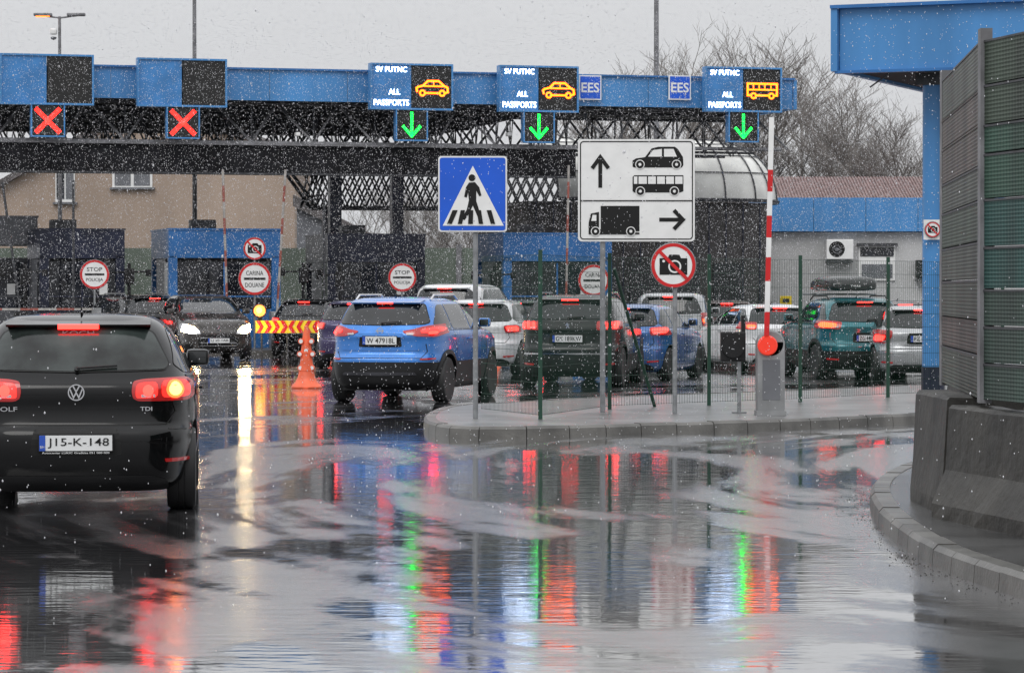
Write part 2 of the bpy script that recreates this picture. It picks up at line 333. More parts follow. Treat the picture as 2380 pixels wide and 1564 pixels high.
class Body:
    def __init__(s,kind,L,W,H,nx=5.,ny=5.):
        p=PROF[kind]; z=[q[0]*H for q in p]; s.L,s.W,s.H=L,W,H
        s.yr=pchip(z,[q[1] for q in p]); s.yf=pchip(z,[L+q[2] for q in p]); s.hw=pchip(z,[q[3]*W/2 for q in p]); s.z0,s.z1=z[0],z[-1]
        s.nx,s.ny=nx,ny
    def F(s,x,y,z):
        a,b=s.yr(z),s.yf(z); return abs(x/s.hw(z))**s.nx+abs((y-(a+b)/2)/((b-a)/2))**s.ny-1
    def nrm(s,x,y,z):
        e=.004; g=Vector((s.F(x+e,y,z)-s.F(x-e,y,z),s.F(x,y+e,z)-s.F(x,y-e,z),s.F(x,y,z+e)-s.F(x,y,z-e)))
        return g.normalized() if g.length>1e-9 else Vector((0,0,1))
    def pt(s,face,a,z,off):
        r0,r1,w=s.yr(z),s.yf(z),s.hw(z); yc,l=(r0+r1)/2,(r1-r0)/2
        if face in('rear','front'):
            t=min(abs(a/w),.985); y=l*(1-t**s.nx)**(1/s.ny); x=math.copysign(t*w,a); y=yc-y if face=='rear' else yc+y
        else:
            y=min(max(a,r0+.002),r1-.002); t=min(abs((y-yc)/l),.999); x=w*(1-t**s.ny)**(1/s.nx)*(1 if face=='right' else -1)
        n=s.nrm(x,y,z); v=Vector((x,y,z))+n*off; v.y-=s.L/2; return v
    def mesh(s,paintm,clad,wheels,wr):
        zs=list(np.linspace(s.z0,s.z1*.94,48))+list(np.linspace(s.z1*.95,s.z1,14)); n=112; vs=[];fs=[];mi=[]
        for z in zs:
            r0,r1,w=s.yr(z),s.yf(z),s.hw(z); yc,l=(r0+r1)/2,(r1-r0)/2
            for i in range(n):
                t=2*math.pi*(i+.5)/n; c,si=math.cos(t),math.sin(t)
                vs.append((math.copysign(abs(c)**(2/s.nx),c)*w,yc+math.copysign(abs(si)**(2/s.ny),si)*l-s.L/2,z))
        for j in range(len(zs)-1):
            for i in range(n):
                fs.append((j*n+i,j*n+(i+1)%n,(j+1)*n+(i+1)%n,(j+1)*n+i)); mi.append(1 if zs[j+1]<clad else 0)
        fs.append(tuple(range(n-1,-1,-1))); mi.append(1); k=(len(zs)-1)*n; fs.append(tuple(range(k,k+n))); mi.append(0)
        me=bpy.data.meshes.new('body'); me.from_pydata(vs,[],fs); me.materials.append(paintm); me.materials.append(M['black']); me.polygons.foreach_set('material_index',mi)
        me.polygons.foreach_set('use_smooth',[True]*len(fs))
        o=bpy.data.objects.new('body',me); COL.objects.link(o)
        cb=MB()
        for y in wheels:
            for sg in(-1,1):
                cb.lathe([(wr+.055,sg*(s.W/2-.3)),(wr+.055,sg*(s.W/2+.3))][::sg],'black',(0,y-s.L/2,wr+.01),'x',32)
        c=cb.obj('cutter'); c.data.materials.clear(); c.data.materials.append(paintm); c.data.materials.append(M['black']); c.data.polygons.foreach_set('material_index',[1]*len(c.data.polygons))
        md=o.modifiers.new('b','BOOLEAN'); md.operation='DIFFERENCE'; md.object=c; md.solver='EXACT'
        dg=bpy.context.evaluated_depsgraph_get(); dg.update(); nm=bpy.data.meshes.new_from_object(o.evaluated_get(dg))
        o.modifiers.clear(); o.data=nm; bpy.data.objects.remove(c); nm.set_sharp_from_angle(angle=math.radians(38)); return o
def rnd(pl,r=.035):
    out=[]; n=len(pl)
    for i in range(n):
        a,b,c=Vector(pl[i-1]),Vector(pl[i]),Vector(pl[(i+1)%n]); d1=a-b;d2=c-b
        if d1.length<1e-4 or d2.length<1e-4: continue
        if abs(d1.normalized().dot(d2.normalized()))>.985: out.append(tuple(b)); continue
        k1=min(r,d1.length*.32);k2=min(r,d2.length*.32); p=b+d1.normalized()*k1;q=b+d2.normalized()*k2
        for t in(0,.33,.67,1): out.append(tuple((1-t)**2*p+2*t*(1-t)*b+t*t*q))
    return out
def patch(mb,bd,face,poly,off,m,thick=.012,grid=.05,r=.035):
    pl=rnd([(a,b) for a,b in poly],r)
    bm=bmesh.new(); vv=[bm.verts.new((a,0,b)) for a,b in pl]; bm.faces.new(vv)
    for ax in(0,2):
        lo=min(v.co[ax] for v in bm.verts); hi=max(v.co[ax] for v in bm.verts); k=int((hi-lo)/grid)+1
        for i in range(1,k):
            c=[0,0,0]; c[ax]=lo+(hi-lo)*i/k; n=[0,0,0]; n[ax]=1
            bmesh.ops.bisect_plane(bm,geom=bm.verts[:]+bm.edges[:]+bm.faces[:],plane_co=c,plane_no=n)
    bmesh.ops.triangulate(bm,faces=[f for f in bm.faces if len(f.verts)>4])
    bm.verts.index_update(); vs=[bd.pt(face,v.co.x,v.co.z,off) for v in bm.verts]; n=len(vs)
    vs+=[bd.pt(face,v.co.x,v.co.z,off-thick) for v in bm.verts]
    fs=[[v.index for v in f.verts] for f in bm.faces]
    fs+=[(e.verts[0].index,e.verts[1].index,n+e.verts[1].index,n+e.verts[0].index) for e in bm.edges if e.is_boundary]
    bm.free(); mb.add(vs,fs,m)
def sym(h): return h+[(-a,b) for a,b in reversed(h) if abs(a)>1e-6]
def circ(x,z,r,n=14): return [(x+r*math.cos(2*math.pi*i/n),z+r*math.sin(2*math.pi*i/n)) for i in range(n)]
def line(mb,bd,face,pts,wd=.008,off=.003,m='ink'):
    L_=[]
    for (a,b),(c,d) in zip(pts,pts[1:]):
        k=max(1,int(math.hypot(c-a,d-b)/.05)); L_+=[(a+(c-a)*i/k,b+(d-b)*i/k) for i in range(k)]
    L_.append(pts[-1]); vs=[]
    for i,(a,b) in enumerate(L_):
        q=L_[min(i+1,len(L_)-1)];p=L_[max(i-1,0)]; t=Vector((q[0]-p[0],q[1]-p[1])).normalized()*wd/2
        vs+=[bd.pt(face,(a-t.y),b+t.x,off),bd.pt(face,(a+t.y),b-t.x,off)]
    mb.add(vs,[(2*i,2*i+1,2*i+3,2*i+2) for i in range(len(L_)-1)],m)
_wheel={}
def wheel_mesh(r,dark):
    k=(r,dark)
    if k in _wheel: return _wheel[k]
    t=MB().lathe([(r*.62,-.10),(r*.80,-.112),(r*.95,-.108),(r,-.085),(r,-.03),(r*.985,-.026),(r*.985,-.02),(r,-.016),(r,.016),(r*.985,.02),(r*.985,.026),(r,.03),(r,.085),(r*.95,.108),(r*.80,.112),(r*.62,.10)],'rubber',axis='x',n=40).obj('tyre',smooth=40)
    mt='rimd' if dark else 'rim'
    m=MB(); m.lathe([(r*.64,-.09),(r*.64,.095),(r*.60,.10),(r*.57,.07),(r*.57,-.09)],mt,axis='x',n=40)
    m.lathe([(.03,.02),(.075,.075),(.06,.085),(0.0005,.088)],mt,axis='x',n=20)
    m.lathe([(r*.57,.0),(0.0005,.0)],'ink',axis='x',n=24)
    for i in range(10):
        a=2*math.pi*(i//2)/5+(.17 if i%2 else -.17)
        R=Matrix.Rotation(a,3,'X'); m.box(R@Vector((.07,0,r*.32)),(.03,.026,r*.55),mt,R=R)
    rr=m.obj('rim',smooth=35)
    _wheel[k]=(t.data,rr.data); bpy.data.objects.remove(t); bpy.data.objects.remove(rr); return _wheel[k]
def car(label,cat,kind,L,W,H,pm,at,yaw,face='rear',clad=0,wr=.32,glass='glass',spec=None,darkrim=False,group='cars queueing at the border crossing',nx=5.):
    sp=dict(spec or {}); yaw=math.radians(yaw); h=Vector((-math.sin(yaw),math.cos(yaw),0))
    loc=Vector(at)+h*(L/2 if face=='rear' else -L/2); loc.z=0
    e=top('car',label,cat,loc,yaw,group); bd=Body(kind,L,W,H,nx=nx)
    wy=[sp.get('ra',.80),L-.86]; o=bd.mesh(pm,clad,wy,wr); o.name='body'; o.parent=e; hw=W/2
    td,rd=wheel_mesh(wr,darkrim)
    for y in wy:
        for sg in(-1,1):
            we=bpy.data.objects.new('wheel',None); COL.objects.link(we); we.parent=e; we.location=(sg*(hw-.125),y-L/2,wr); we.rotation_euler=(0,0,0 if sg>0 else math.pi); we.empty_display_size=.2
            for nm,dd in(('tyre',td),('rim',rd)):
                q=bpy.data.objects.new(nm,dd); COL.objects.link(q); q.parent=we
    MB().box((0,0,.27),(W-.5,L-.6,.16),'black').box((0,wy[0]-L/2,wr*.9),(W-.4,.1,.08),'black').obj('underbody',e)
    gw=sp.get('win') or sym([(0,H*.935),(.54*hw/.89,H*.925),(.59*hw/.89,H*.90),(.70*hw/.89,H*.745),(.66*hw/.89,H*.715),(0,H*.705)])
    m=MB(); patch(m,bd,'rear',[(a*1.02,b+(.008 if b>H*.8 else -.008)) for a,b in gw],.006,'ink'); m.obj('window_seal',e,smooth=40)
    m=MB(); patch(m,bd,'rear',gw,.009,glass); m.obj('tailgate_window',e,smooth=40)
    cz=.71*H if kind!='suv' else .735*H
    m=MB(); patch(m,bd,'front',sym([(0,H*.935),(.56*hw/.89,H*.93),(.76*hw/.89,cz+.05),(.70*hw/.89,cz+.01),(0,cz)]),.006,'glass'); m.obj('windscreen',e,smooth=40)
    zb,zt=sp.get('belt',.705*H),.925*H; r0,r1=sp.get('sw',(.42,.72)); f0,f1=L-1.35,L-1.98; mid=L*.50
    for sd in('right','left'):
        for pl in([(r0,zb+.06),(r0+.12,zb),(wy[0]+.28,zb-.01),(wy[0]+.28,zt+.005),(r1+.1,zt),(r1,zt-.04)],[(wy[0]+.33,zb-.01),(mid-.03,zb-.02),(mid-.03,zt+.01),(wy[0]+.33,zt+.008)],[(mid+.03,zb-.02),(f0,zb-.02),(f1,zt-.0),(f1-.15,zt+.01),(mid+.03,zt+.01)]):
            m=MB(); patch(m,bd,sd,pl,.005,'glass'); m.obj('door_window',e,smooth=40)
        m=MB()
        for pl in([(wy[0]+.30,zb-.02),(wy[0]+.42,.55*H),(wy[0]+.45,.2*H)],[(mid,zb-.02),(mid,.2*H)],[(f0+.02,zb-.02),(f0+.05,.2*H)],[(wy[0]+.45,.2*H),(f0+.05,.2*H)]): line(m,bd,sd,pl)
        line(m,bd,sd,[(r0+.14,zb-.025),(f0,zb-.035)],.014,.006,'rimd'); m.obj('panel_gap',e)
        for yy in(mid-.22,f0-.9):
            v=bd.pt(sd,yy,.60*H,.02); MB().box(v,(.03,.18,.025),pm,ch=.008).obj('door_handle',e)
        sg=1 if sd=='right' else -1; v=bd.pt(sd,f0-.13,zb+.045,0)
        m=MB(); m.box((v.x+sg*.13,v.y,v.z+.02),(.19,.10,.14),pm,ch=.04); m.box((v.x+sg*.03,v.y+.01,v.z-.03),(.12,.05,.04),'black'); m.box((v.x+sg*.13,v.y-.052,v.z+.02),(.14,.008,.095),'glass',ch=.003); m.obj('wing_mirror',e,smooth=40)
    if clad>0:
        for y in wy:
            for sg in(-1,1): 
                m=MB(); n=24; vs=[]
                for i in range(n+1):
                    t=math.pi*(-.12+1.24*i/n)
                    for rr,xo in((wr+.05,0),(wr+.05,.02),(wr+.115,.014),(wr+.115,-.03)):
                        yy=y+rr*math.cos(t); zz=wr+rr*math.sin(t); q=bd.pt('right',yy,max(zz,bd.z0+.01),xo); vs.append((q.x*sg,q.y,zz))
                m.add(vs,[(4*i+a,4*i+(a+1)%4,4*i+4+(a+1)%4,4*i+4+a) for i in range(n) for a in range(4)],'black')
                m.obj('wheel_arch_trim',e,smooth=30)
    if sp.get('rails'):
        for sg in(-1,1):
            m=MB(); x=sg*.58*hw/.89
            pts=[(x,.80-L/2,H-.05),(x,1.0-L/2,H+.03),(x,L-2.2-L/2,H+.03),(x,L-1.95-L/2,H-.05)]
            for a,b in zip(pts,pts[1:]): m.tube(a,b,.016,sp['rails'])
            m.obj('roof_rail',e)
    m=MB(); m.tube((0,1.0-L/2,H-.01),(0,.88-L/2,H+.05),.012,'black',r2=.004); m.obj('aerial',e)
    m=MB(); sw=sp.get('spw',.54)*hw/.89; zs=.955*H; yy=bd.yr(zs)-L/2
    m.xprism([(yy-.13,zs-.03),(yy-.14,zs-.012),(yy+.12,zs+.026),(yy+.2,zs+.028),(yy+.1,zs-.03)],-sw,sw,pm); m.obj('spoiler',e,smooth=30)
    if sp.get('chmsl',True):
        cw=sp.get('cw',.15); chh=sp.get('chh',.022); MB().box((0,yy-.144,zs-.012-chh/2),(cw*2,.014,chh),'redlit',ch=.004).obj('brake_light',e)
    for pl in sp.get('lens',[]):
        for sg in(1,-1):
            m=MB(); patch(m,bd,'rear',[(a*sg,b) for a,b in pl],.014,'redlens',thick=.03)
            x0=min(a for a,b in pl); z0_=min(b for a,b in pl); patch(m,bd,'rear',[(sg*a,b) for a,b in((x0+.07,z0_+.028),(x0+.17,z0_+.028),(x0+.17,z0_+.05),(x0+.07,z0_+.05))],.019,'rev',r=.006); m.obj('tail_light',e,smooth=40)
    for k_,(pl,mm) in enumerate(sp.get('lit',[])):
        for sg in(1,-1):
            lit=MB(); patch(lit,bd,'rear',[(a*sg,b) for a,b in pl],.019+.002*k_,mm,grid=.04); lit.obj('lit_lamp',e,smooth=40)
    seam=MB(); zbb=sp.get('bump',.42*H); xg=sp.get('gx',.62)*hw/.89
    line(seam,bd,'rear',[(-xg-.07,zbb+.12),(-xg,zbb+.02),(xg,zbb+.02),(xg+.07,zbb+.12),(xg+.05,.56*H)],.010)
    line(seam,bd,'rear',[(-hw*.97,zbb-.03),(-xg-.02,zbb-.01)],.007); line(seam,bd,'rear',[(xg+.02,zbb-.01),(hw*.97,zbb-.03)],.007)
    seam.obj('panel_gap',e)
    for pl,mm,off in sp.get('trim',[(sym([(0,.225*H),(.56*hw/.89,.225*H),(.68*hw/.89,.19*H),(.68*hw/.89,.14*H),(0,.135*H)]),'black',.006)]):
        m=MB(); patch(m,bd,'rear',pl,off,mm); m.obj('bumper_trim',e,smooth=40)
    for sg in(1,-1):
        m=MB(); patch(m,bd,'rear',[(sg*a,b) for a,b in sp.get('refl',[(.58*hw/.89,.262*H),(.76*hw/.89,.27*H),(.76*hw/.89,.25*H),(.58*hw/.89,.243*H)])],.012,'redlens',r=.006); m.obj('reflector',e)
    if sp.get('plate') and face=='rear':
        pz,pw,ph,tx,bz=sp['plate']; y=bd.yr(pz)-L/2-.03
        m=MB(); patch(m,bd,'rear',sym([(0,pz+ph*.95),(pw*.58,pz+ph*.9),(pw*.64,pz-ph*.8),(0,pz-ph*.85)]),.004,'ink',r=.03)
        m.box((0,y+.02,pz),(pw+.02,.05,ph+.02),'ink',ch=.004); m.prism([(-pw/2,pz-ph/2),(pw/2,pz-ph/2),(pw/2,pz+ph/2),(-pw/2,pz+ph/2)],y-.012,y-.007,'plate')
        m.poly([(-pw/2,pz-ph/2),(-pw/2+.045,pz-ph/2),(-pw/2+.045,pz+ph/2),(-pw/2,pz+ph/2)],y-.015,'plateb')
        m.text(tx,.02+ (0),pz,pw*.84,ph*.66,y-.016,'ink',bold=.004)
        if bz: m.text(bz,-pw/2+.022,pz-ph*.25,.03,ph*.16,y-.018,'plate')
        m.obj('number_plate',e)
    for fn in sp.get('extra',[]): fn(e,bd)
    z=sp.get('wz',.72*H); a=bd.pt('rear',0,z,.03); b=bd.pt('rear',.30,z+.02,.03); MB().tube(a,b,.009,'black').tube(bd.pt('rear',0,z,0),a,.02,'black').obj('wiper',e)
    return e,bd
def emblem(kind,z,r=.055,x=0,yo=.035,flip=False):
    def f(e,bd):
        y=bd.yr(z)-bd.L/2-yo if not flip else bd.yf(z)-bd.L/2+yo
        m=MB()
        if kind=='vw':
            m.ring((x,z),r*.86,r,y,'chrome'); m.disc((x,z),r*.86,y+.004,'ink')
            m.ribbon([(x-r*.38,z+r*.78),(x,z+r*.08),(x+r*.38,z+r*.78)],r*.16,y-.003,'chrome')
            m.ribbon([(x-r*.74,z+r*.4),(x-r*.32,z-r*.62),(x,z-r*.02),(x+r*.32,z-r*.62),(x+r*.74,z+r*.4)],r*.16,y-.005,'chrome')
        elif kind=='bar':
            m.ring((x,z),r*.75,r,y,'chrome'); m.prism([(x-r*1.25,z-r*.2),(x+r*1.25,z-r*.2),(x+r*1.25,z+r*.2),(x-r*1.25,z+r*.2)],y-.01,y-.004,'chrome')
        elif kind=='lion':
            m.poly([(x+r*a,z+r*b) for a,b in((-.5,.9),(.0,1.),(.3,.7),(.1,.45),(.75,.6),(.8,.35),(.3,.2),(.5,-.3),(.85,-.9),(.4,-.9),(.1,-.35),(-.2,-.95),(-.6,-.95),(-.25,-.3),(-.35,.2),(-.8,.1),(-.85,.35),(-.3,.5))],y,'chrome')
        m.obj('emblem',e)
    return f
def lettering(t,x,z,w,h,mm='chrome',off=.02,bold=.01):
    def f(e,bd):
        v=bd.pt('rear',x,z,off); MB().text(t,x,z,w,h,v.y-.01,mm,bold=bold).obj('lettering',e)
    return f
pbk=paint('black_paint',(.002,.002,.0025),0,coat=.0,rough=.12,spec=.38)
gl=[(.41,.93),(.42,.995),(.50,1.015),(.80,1.028),(.858,.995),(.868,.89),(.82,.858),(.46,.858),(.42,.88)]
def golf_extra(e,bd):
    MB().text('KOCH',0,1.365,.24,.035,bd.yr(1.365)-bd.L/2-.016,'greyp',bold=.012).obj('lettering',e)
    y=bd.yr(.55)-bd.L/2-.05; MB().text('Autocentar LUKIC Gradiska 051 000 000',0,.478,.50,.014,y,'plate',bold=.01).obj('lettering',e)
car('black hatchback with lit red tail lights on wet asphalt','car','hatch',4.2,1.80,1.51,pbk,G(176,1200),5.5,glass='glassg',wr=.316,
 spec=dict(win=sym([(0,1.405),(.48,1.395),(.56,1.36),(.68,1.13),(.65,1.09),(0,1.075)]),wz=1.085,
 lens=[gl],lit=[([(.445,.98),(.60,.99),(.60,.885),(.45,.88),(.44,.9)],'redglow'),([(.63,.995),(.79,1.005),(.83,.965),(.825,.89),(.63,.882)],'redglow'),(circ(.53,.935,.040),'redlit'),(circ(.72,.94,.062),'redhot'),(circ(.72,.942,.044),'core')],
 plate=(.55,.54,.115,'J15-K-148','BIH'),refl=[(.66,.425),(.83,.425),(.83,.40),(.66,.40)],bump=.66,gx=.66,cw=.155,chh=.036,
 trim=[(sym([(0,.30),(.55,.30),(.68,.26),(.68,.18),(0,.18)]),'black',.006)],
 extra=[emblem('vw',.925,.062),lettering('GOLF',-.53,.80,.18,.035),lettering('TDI',.52,.80,.09,.03),golf_extra]))
pbl=paint('bright_blue_paint',(.03,.19,.58),.35)
car('bright blue crossover with black lower trim on wet asphalt','car','suv',4.39,1.81,1.60,pbl,G(880,938),-13.5,clad=.64,wr=.345,darkrim=True,
 spec=dict(win=sym([(0,1.52),(.50,1.51),(.58,1.47),(.69,1.22),(.63,1.19),(0,1.175)]),wz=1.19,rails='chrome',belt=1.13,
 lens=[[(.34,1.08),(.50,1.11),(.62,1.15),(.86,1.20),(.885,1.17),(.88,1.06),(.80,1.0),(.55,1.01),(.38,1.05)]],
 lit=[([(.60,1.10),(.80,1.15),(.85,1.12),(.84,1.08),(.62,1.05)],'redglow'),([(.70,1.07),(.78,1.09),(.81,1.07),(.785,1.04),(.71,1.035)],'redlit')],
 plate=(.945,.53,.12,'W 47918L','A'),bump=.66,cw=.12,refl=[(.62,.675),(.80,.682),(.80,.662),(.62,.655)],
 trim=[(sym([(0,1.05),(.36,1.05),(.38,1.0),(0,1.0)]),pbl,.02),(sym([(0,.47),(.55,.47),(.58,.43),(0,.42)]),'rimd',.012),(sym([(0,.80),(.60,.81),(.60,.80),(0,.79)]),pbl,.01)],
 extra=[emblem('bar',1.09,.05,yo=.05)]))
pdg=paint('dark_grey_paint',(.006,.007,.008),.1,coat=.1,rough=.18)
def claws(x0,zt,zb,n=3,wd=.055,gap=.022):
    return [([(x0+i*(wd+gap)+.02,zt),(x0+i*(wd+gap)+wd+.02,zt),(x0+i*(wd+gap)+wd,zb),(x0+i*(wd+gap),zb)],'redlit') for i in range(n)]
car('black crossover with claw tail lights behind the fence','car','suv',4.45,1.84,1.63,pdg,G(1318,902),-9,clad=.60,wr=.35,
 spec=dict(win=sym([(0,1.53),(.52,1.52),(.60,1.47),(.71,1.24),(.65,1.21),(0,1.195)]),wz=1.21,rails='chrome',belt=1.15,
 lens=[[(.50,1.16),(.86,1.17),(.885,1.02),(.50,1.01)]],lit=claws(.56,1.145,1.035,3,.07,.025),
 plate=(.86,.53,.12,'GK 189KW','D'),bump=.64,cw=.15,
 trim=[(sym([(0,1.16),(.50,1.16),(.50,1.01),(0,1.01)]),'black',.008),(sym([(0,.61),(.78,.61),(.80,.585),(0,.585)]),'chrome',.014)],
 extra=[emblem('lion',1.085,.05)]))
pb2=paint('mid_blue_paint',(.04,.13,.36),.3)
L1=[[(.58,1.0),(.80,1.02),(.86,.98),(.86,.86),(.62,.86)]]
LL=[([(.62,.98),(.80,.99),(.83,.95),(.82,.90),(.66,.89)],'redlit')]
car('blue small hatchback waiting beside a dark crossover','car','hatch',4.0,1.74,1.45,pb2,G(1433,886),-17,wr=.31,
 spec=dict(lens=L1,lit=LL,plate=(.80,.5,.11,'BL 2047','')))
psv=paint('silver_paint',(.40,.41,.42),.5)
LV=[[(.70,1.20),(.84,1.20),(.87,.90),(.74,.90)]]
car('silver estate car with upright tail lights in the queue','car','van',4.4,1.8,1.66,psv,G(1556,850),-6,wr=.32,
 spec=dict(lens=LV,lit=[([(.73,1.06),(.83,1.06),(.84,.97),(.75,.97)],'redhot')],plate=(.82,.5,.11,'E74-M-310',''),rails='black'))
pwh=paint('white_paint',(.66,.67,.68),.0)
car('white hatchback turned across the lane in the queue','car','hatch',4.0,1.74,1.42,pwh,G(1828,864),15,wr=.31,
 spec=dict(lens=[[(.56,1.03),(.80,1.05),(.86,1.0),(.86,.90),(.62,.88)]],lit=[([(.60,.97),(.74,.98),(.76,.91),(.64,.90)],'redhot')],plate=(.74,.5,.11,'A52-K-717','')))
pte=paint('teal_paint',(.010,.14,.165),.35)
ct,bt=car('teal crossover with black roof and box on top','car','suv',4.18,1.78,1.57,pte,G(2022,884),9,clad=.58,wr=.34,
 spec=dict(rails='black',lens=[[(.50,1.10),(.80,1.14),(.87,1.08),(.86,.98),(.55,.97)]],lit=[([(.60,1.07),(.80,1.10),(.84,1.05),(.82,1.0),(.62,1.0)],'redhot')],plate=(.80,.5,.11,'ZG 4418-HK','HR')))
e=top('roof_box','glossy black roof box strapped on a teal crossover','roof box',ct.location+Vector((-.05,0,1.63)),ct.rotation_euler.z)
m=MB()
prof=[(-1.16,.30,.06,.13),(-1.10,.42,.11,.15),(-.95,.47,.14,.17),(-.5,.48,.15,.18),(.2,.47,.15,.18),(.8,.38,.12,.15),(1.05,.24,.05,.12)]
vs=[];n=28
for y,wx,hz,zc in prof:
    for i in range(n):
        t=2*math.pi*i/n; c,s_=math.cos(t),math.sin(t); vs.append((math.copysign(abs(c)**.35,c)*wx,y-.1,zc+math.copysign(abs(s_)**.55,s_)*hz*(1.15 if s_>0 else .75)))
m.add(vs,[(j*n+i,j*n+(i+1)%n,(j+1)*n+(i+1)%n,(j+1)*n+i) for j in range(6) for i in range(n)]+[tuple(range(n-1,-1,-1)),tuple(range(6*n,7*n))],paint('roof_box_black',(.008,.008,.009),0,coat=.2)); m.obj('shell',e,smooth=50)
MB().tube((-.6,-.6,.0),(.6,-.6,0),.018,'galv').obj('crossbar',e); MB().tube((-.6,.5,.0),(.6,.5,0),.018,'galv').obj('crossbar',e)
MB().text('THULE',0,.16,.2,.035,-1.268,'white',bold=.02).obj('lettering',e)
prd=paint('dark_red_paint',(.04,.007,.010),.2,coat=.3)
car('dark red hatchback queueing beside a silver saloon','car','hatch',4.1,1.75,1.5,prd,G(2118,872),10,wr=.31,spec=dict(lens=L1,lit=[([(.60,.98),(.82,.99),(.84,.90),(.64,.89)],'redhot')],plate=(.70,.5,.11,'K33-A-902','')))
car('silver car with a blue-banded plate near the column','car','hatch',4.5,1.8,1.42,psv,G(2150,888),0,wr=.32,
 spec=dict(lens=[[(.58,.95),(.84,.97),(.87,.93),(.87,.72),(.72,.72),(.60,.82)]],lit=[([(.70,.86),(.85,.88),(.86,.76),(.74,.76)],'redlit')],plate=(.80,.52,.115,'PZ 8B-220','SK')))
car('white van with rounded roof beyond a blue crossover','van','van',4.6,1.85,1.86,pwh,G(1030,848),-14,wr=.32,spec=dict(lens=LV,lit=[([(.76,1.06),(.84,1.06),(.85,.97),(.78,.97)],'redhot')]))
car('white estate car with red tail lights in the queue','car','suv',4.5,1.8,1.53,pwh,G(1100,874),-8,wr=.33,spec=dict(lens=L1,lit=LL,plate=(.8,.5,.11,'O19-T-556','')))
car('dark car waiting at the passport booth','car','hatch',4.3,1.78,1.5,pdg,G(700,830),-6,wr=.31,spec=dict(lens=L1,lit=LL,plate=(.7,.5,.11,'T88-E-041','')))
ppu=paint('purple_paint',(.025,.015,.08),.3)
car('dark purple hatchback queued beside the blue crossover','car','hatch',4.2,1.78,1.5,ppu,G(815,858),-8,wr=.31,spec=dict(lens=L1,lit=LL,plate=(.7,.5,.11,'M70-J-335','')))
car('dark red car far ahead in the queue','car','hatch',4.2,1.76,1.46,prd,G(1690,832),-3,wr=.31,spec=dict(lens=L1,lit=LL))
car('black estate car leaving through the far lane','car','suv',4.6,1.82,1.60,pdg,G(372,830),28,wr=.32,spec=dict(rails='galv',lens=L1,lit=LL,plate=(.8,.5,.11,'J28-O-609','')))
car('dark hatchback under the canopy with brake light on','car','hatch',4.2,1.76,1.48,pdg,G(1195,838),-5,wr=.31,spec=dict(lens=L1,lit=LL))
def front(e,bd):
    for sg in(1,-1):
        m=MB(); patch(m,bd,'front',[(sg*a,b) for a,b in((.42,.66),(.50,.78),(.80,.93),(.86,.90),(.86,.74),(.70,.66))],.012,'chrome'); patch(m,bd,'front',[(sg*a,b) for a,b in((.46,.70),(.56,.83),(.80,.905),(.84,.72),(.64,.665))],.017,'head'); m.obj('headlight',e,smooth=40)
        m=MB(); patch(m,bd,'front',[(sg*a,b) for a,b in((.60,.40),(.80,.42),(.80,.32),(.62,.32))],.01,'ink'); m.obj('fog_lamp',e)
    m=MB(); patch(m,bd,'front',sym([(0,.62),(.38,.62),(.50,.50),(.46,.34),(0,.32)]),.01,'ink'); 
    for z in(.38,.45,.57): patch(m,bd,'front',sym([(0,z+.008),(.44,z+.008),(.44,z-.008),(0,z-.008)]),.018,'chrome',r=.004)
    m.obj('grille',e)
    z=.50;y=bd.yf(z)-bd.L/2+.03; pw=.52;ph=.11
    m=MB(); m.box((0,y-.012,z),(pw+.02,.03,ph+.02),'ink'); m.box((0,y+.006,z),(pw,.006,ph),'plate'); m.box((pw/2-.02,y+.01,z),(.04,.006,ph),'plateb'); m.text('LJ 30-1AB',-.02,z,pw*.82,ph*.62,y+.014,'ink',flip=True,bold=.004); m.obj('number_plate',e)
    for sg in(1,-1): m=MB(); line(m,bd,'front',[(sg*.35,.76),(sg*.55,.97),(sg*.66,1.02)],.01,.004); m.obj('panel_gap',e)
psg=paint('brown_grey_paint',(.05,.045,.042),.4)
car('dark brown-grey people carrier with headlights on','car','suv',4.4,1.84,1.62,psg,G(508,840),195,face='front',wr=.33,spec=dict(extra=[front,emblem('lion',.80,.07,flip=True)],chmsl=False),group='cars leaving the border crossing')
# ---------------------------------------------------------------- main canopy
A=Vector(((0-1190)/88,F/88)); B=Vector(((1840-1190)/82,F/82)); YAW=math.atan2(B.y-A.y,B.x-A.x); cu_,su_=math.cos(YAW),math.sin(YAW)
def C(px,py,o=0.):
    k=(px-1190)/F
    ax,ay=A.x-o*su_,A.y+o*cu_
    u=(k*ay-ax)/(cu_-k*su_); y=ay+u*su_; return Vector((u,o,CH+(HZ-py)*y/F))
def CW(px,py,o=0.):
    c=C(px,py,o); return Vector((A.x+c.x*cu_-c.y*su_,A.y+c.x*su_+c.y*cu_,c.z))
can=top('canopy','long blue border canopy on dark steel trusses','canopy',(A.x,A.y,0),YAW)
UE=C(1840,200).x; ZT=7.66; ZB=6.83; ZL=5.68; U0=-3.5
m=MB(); W_=UE-U0
for i in range(12):
    a=U0+W_*i/12; m.box((a+W_/24,0,(ZT+ZB)/2),(W_/12-.012,.12,ZT-ZB),'fascia')
m.box((U0+W_/2,-.03,ZT+.02),(W_+.1,.22,.05),'fasciad'); m.box((UE+.06,3,(ZT+ZB)/2),(.1,6.2,ZT-ZB),'fascia'); m.obj('fascia',can)
ub=C(1345,380).x
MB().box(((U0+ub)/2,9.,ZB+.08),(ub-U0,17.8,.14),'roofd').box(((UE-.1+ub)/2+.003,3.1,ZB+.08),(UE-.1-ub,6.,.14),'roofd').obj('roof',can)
m=MB()
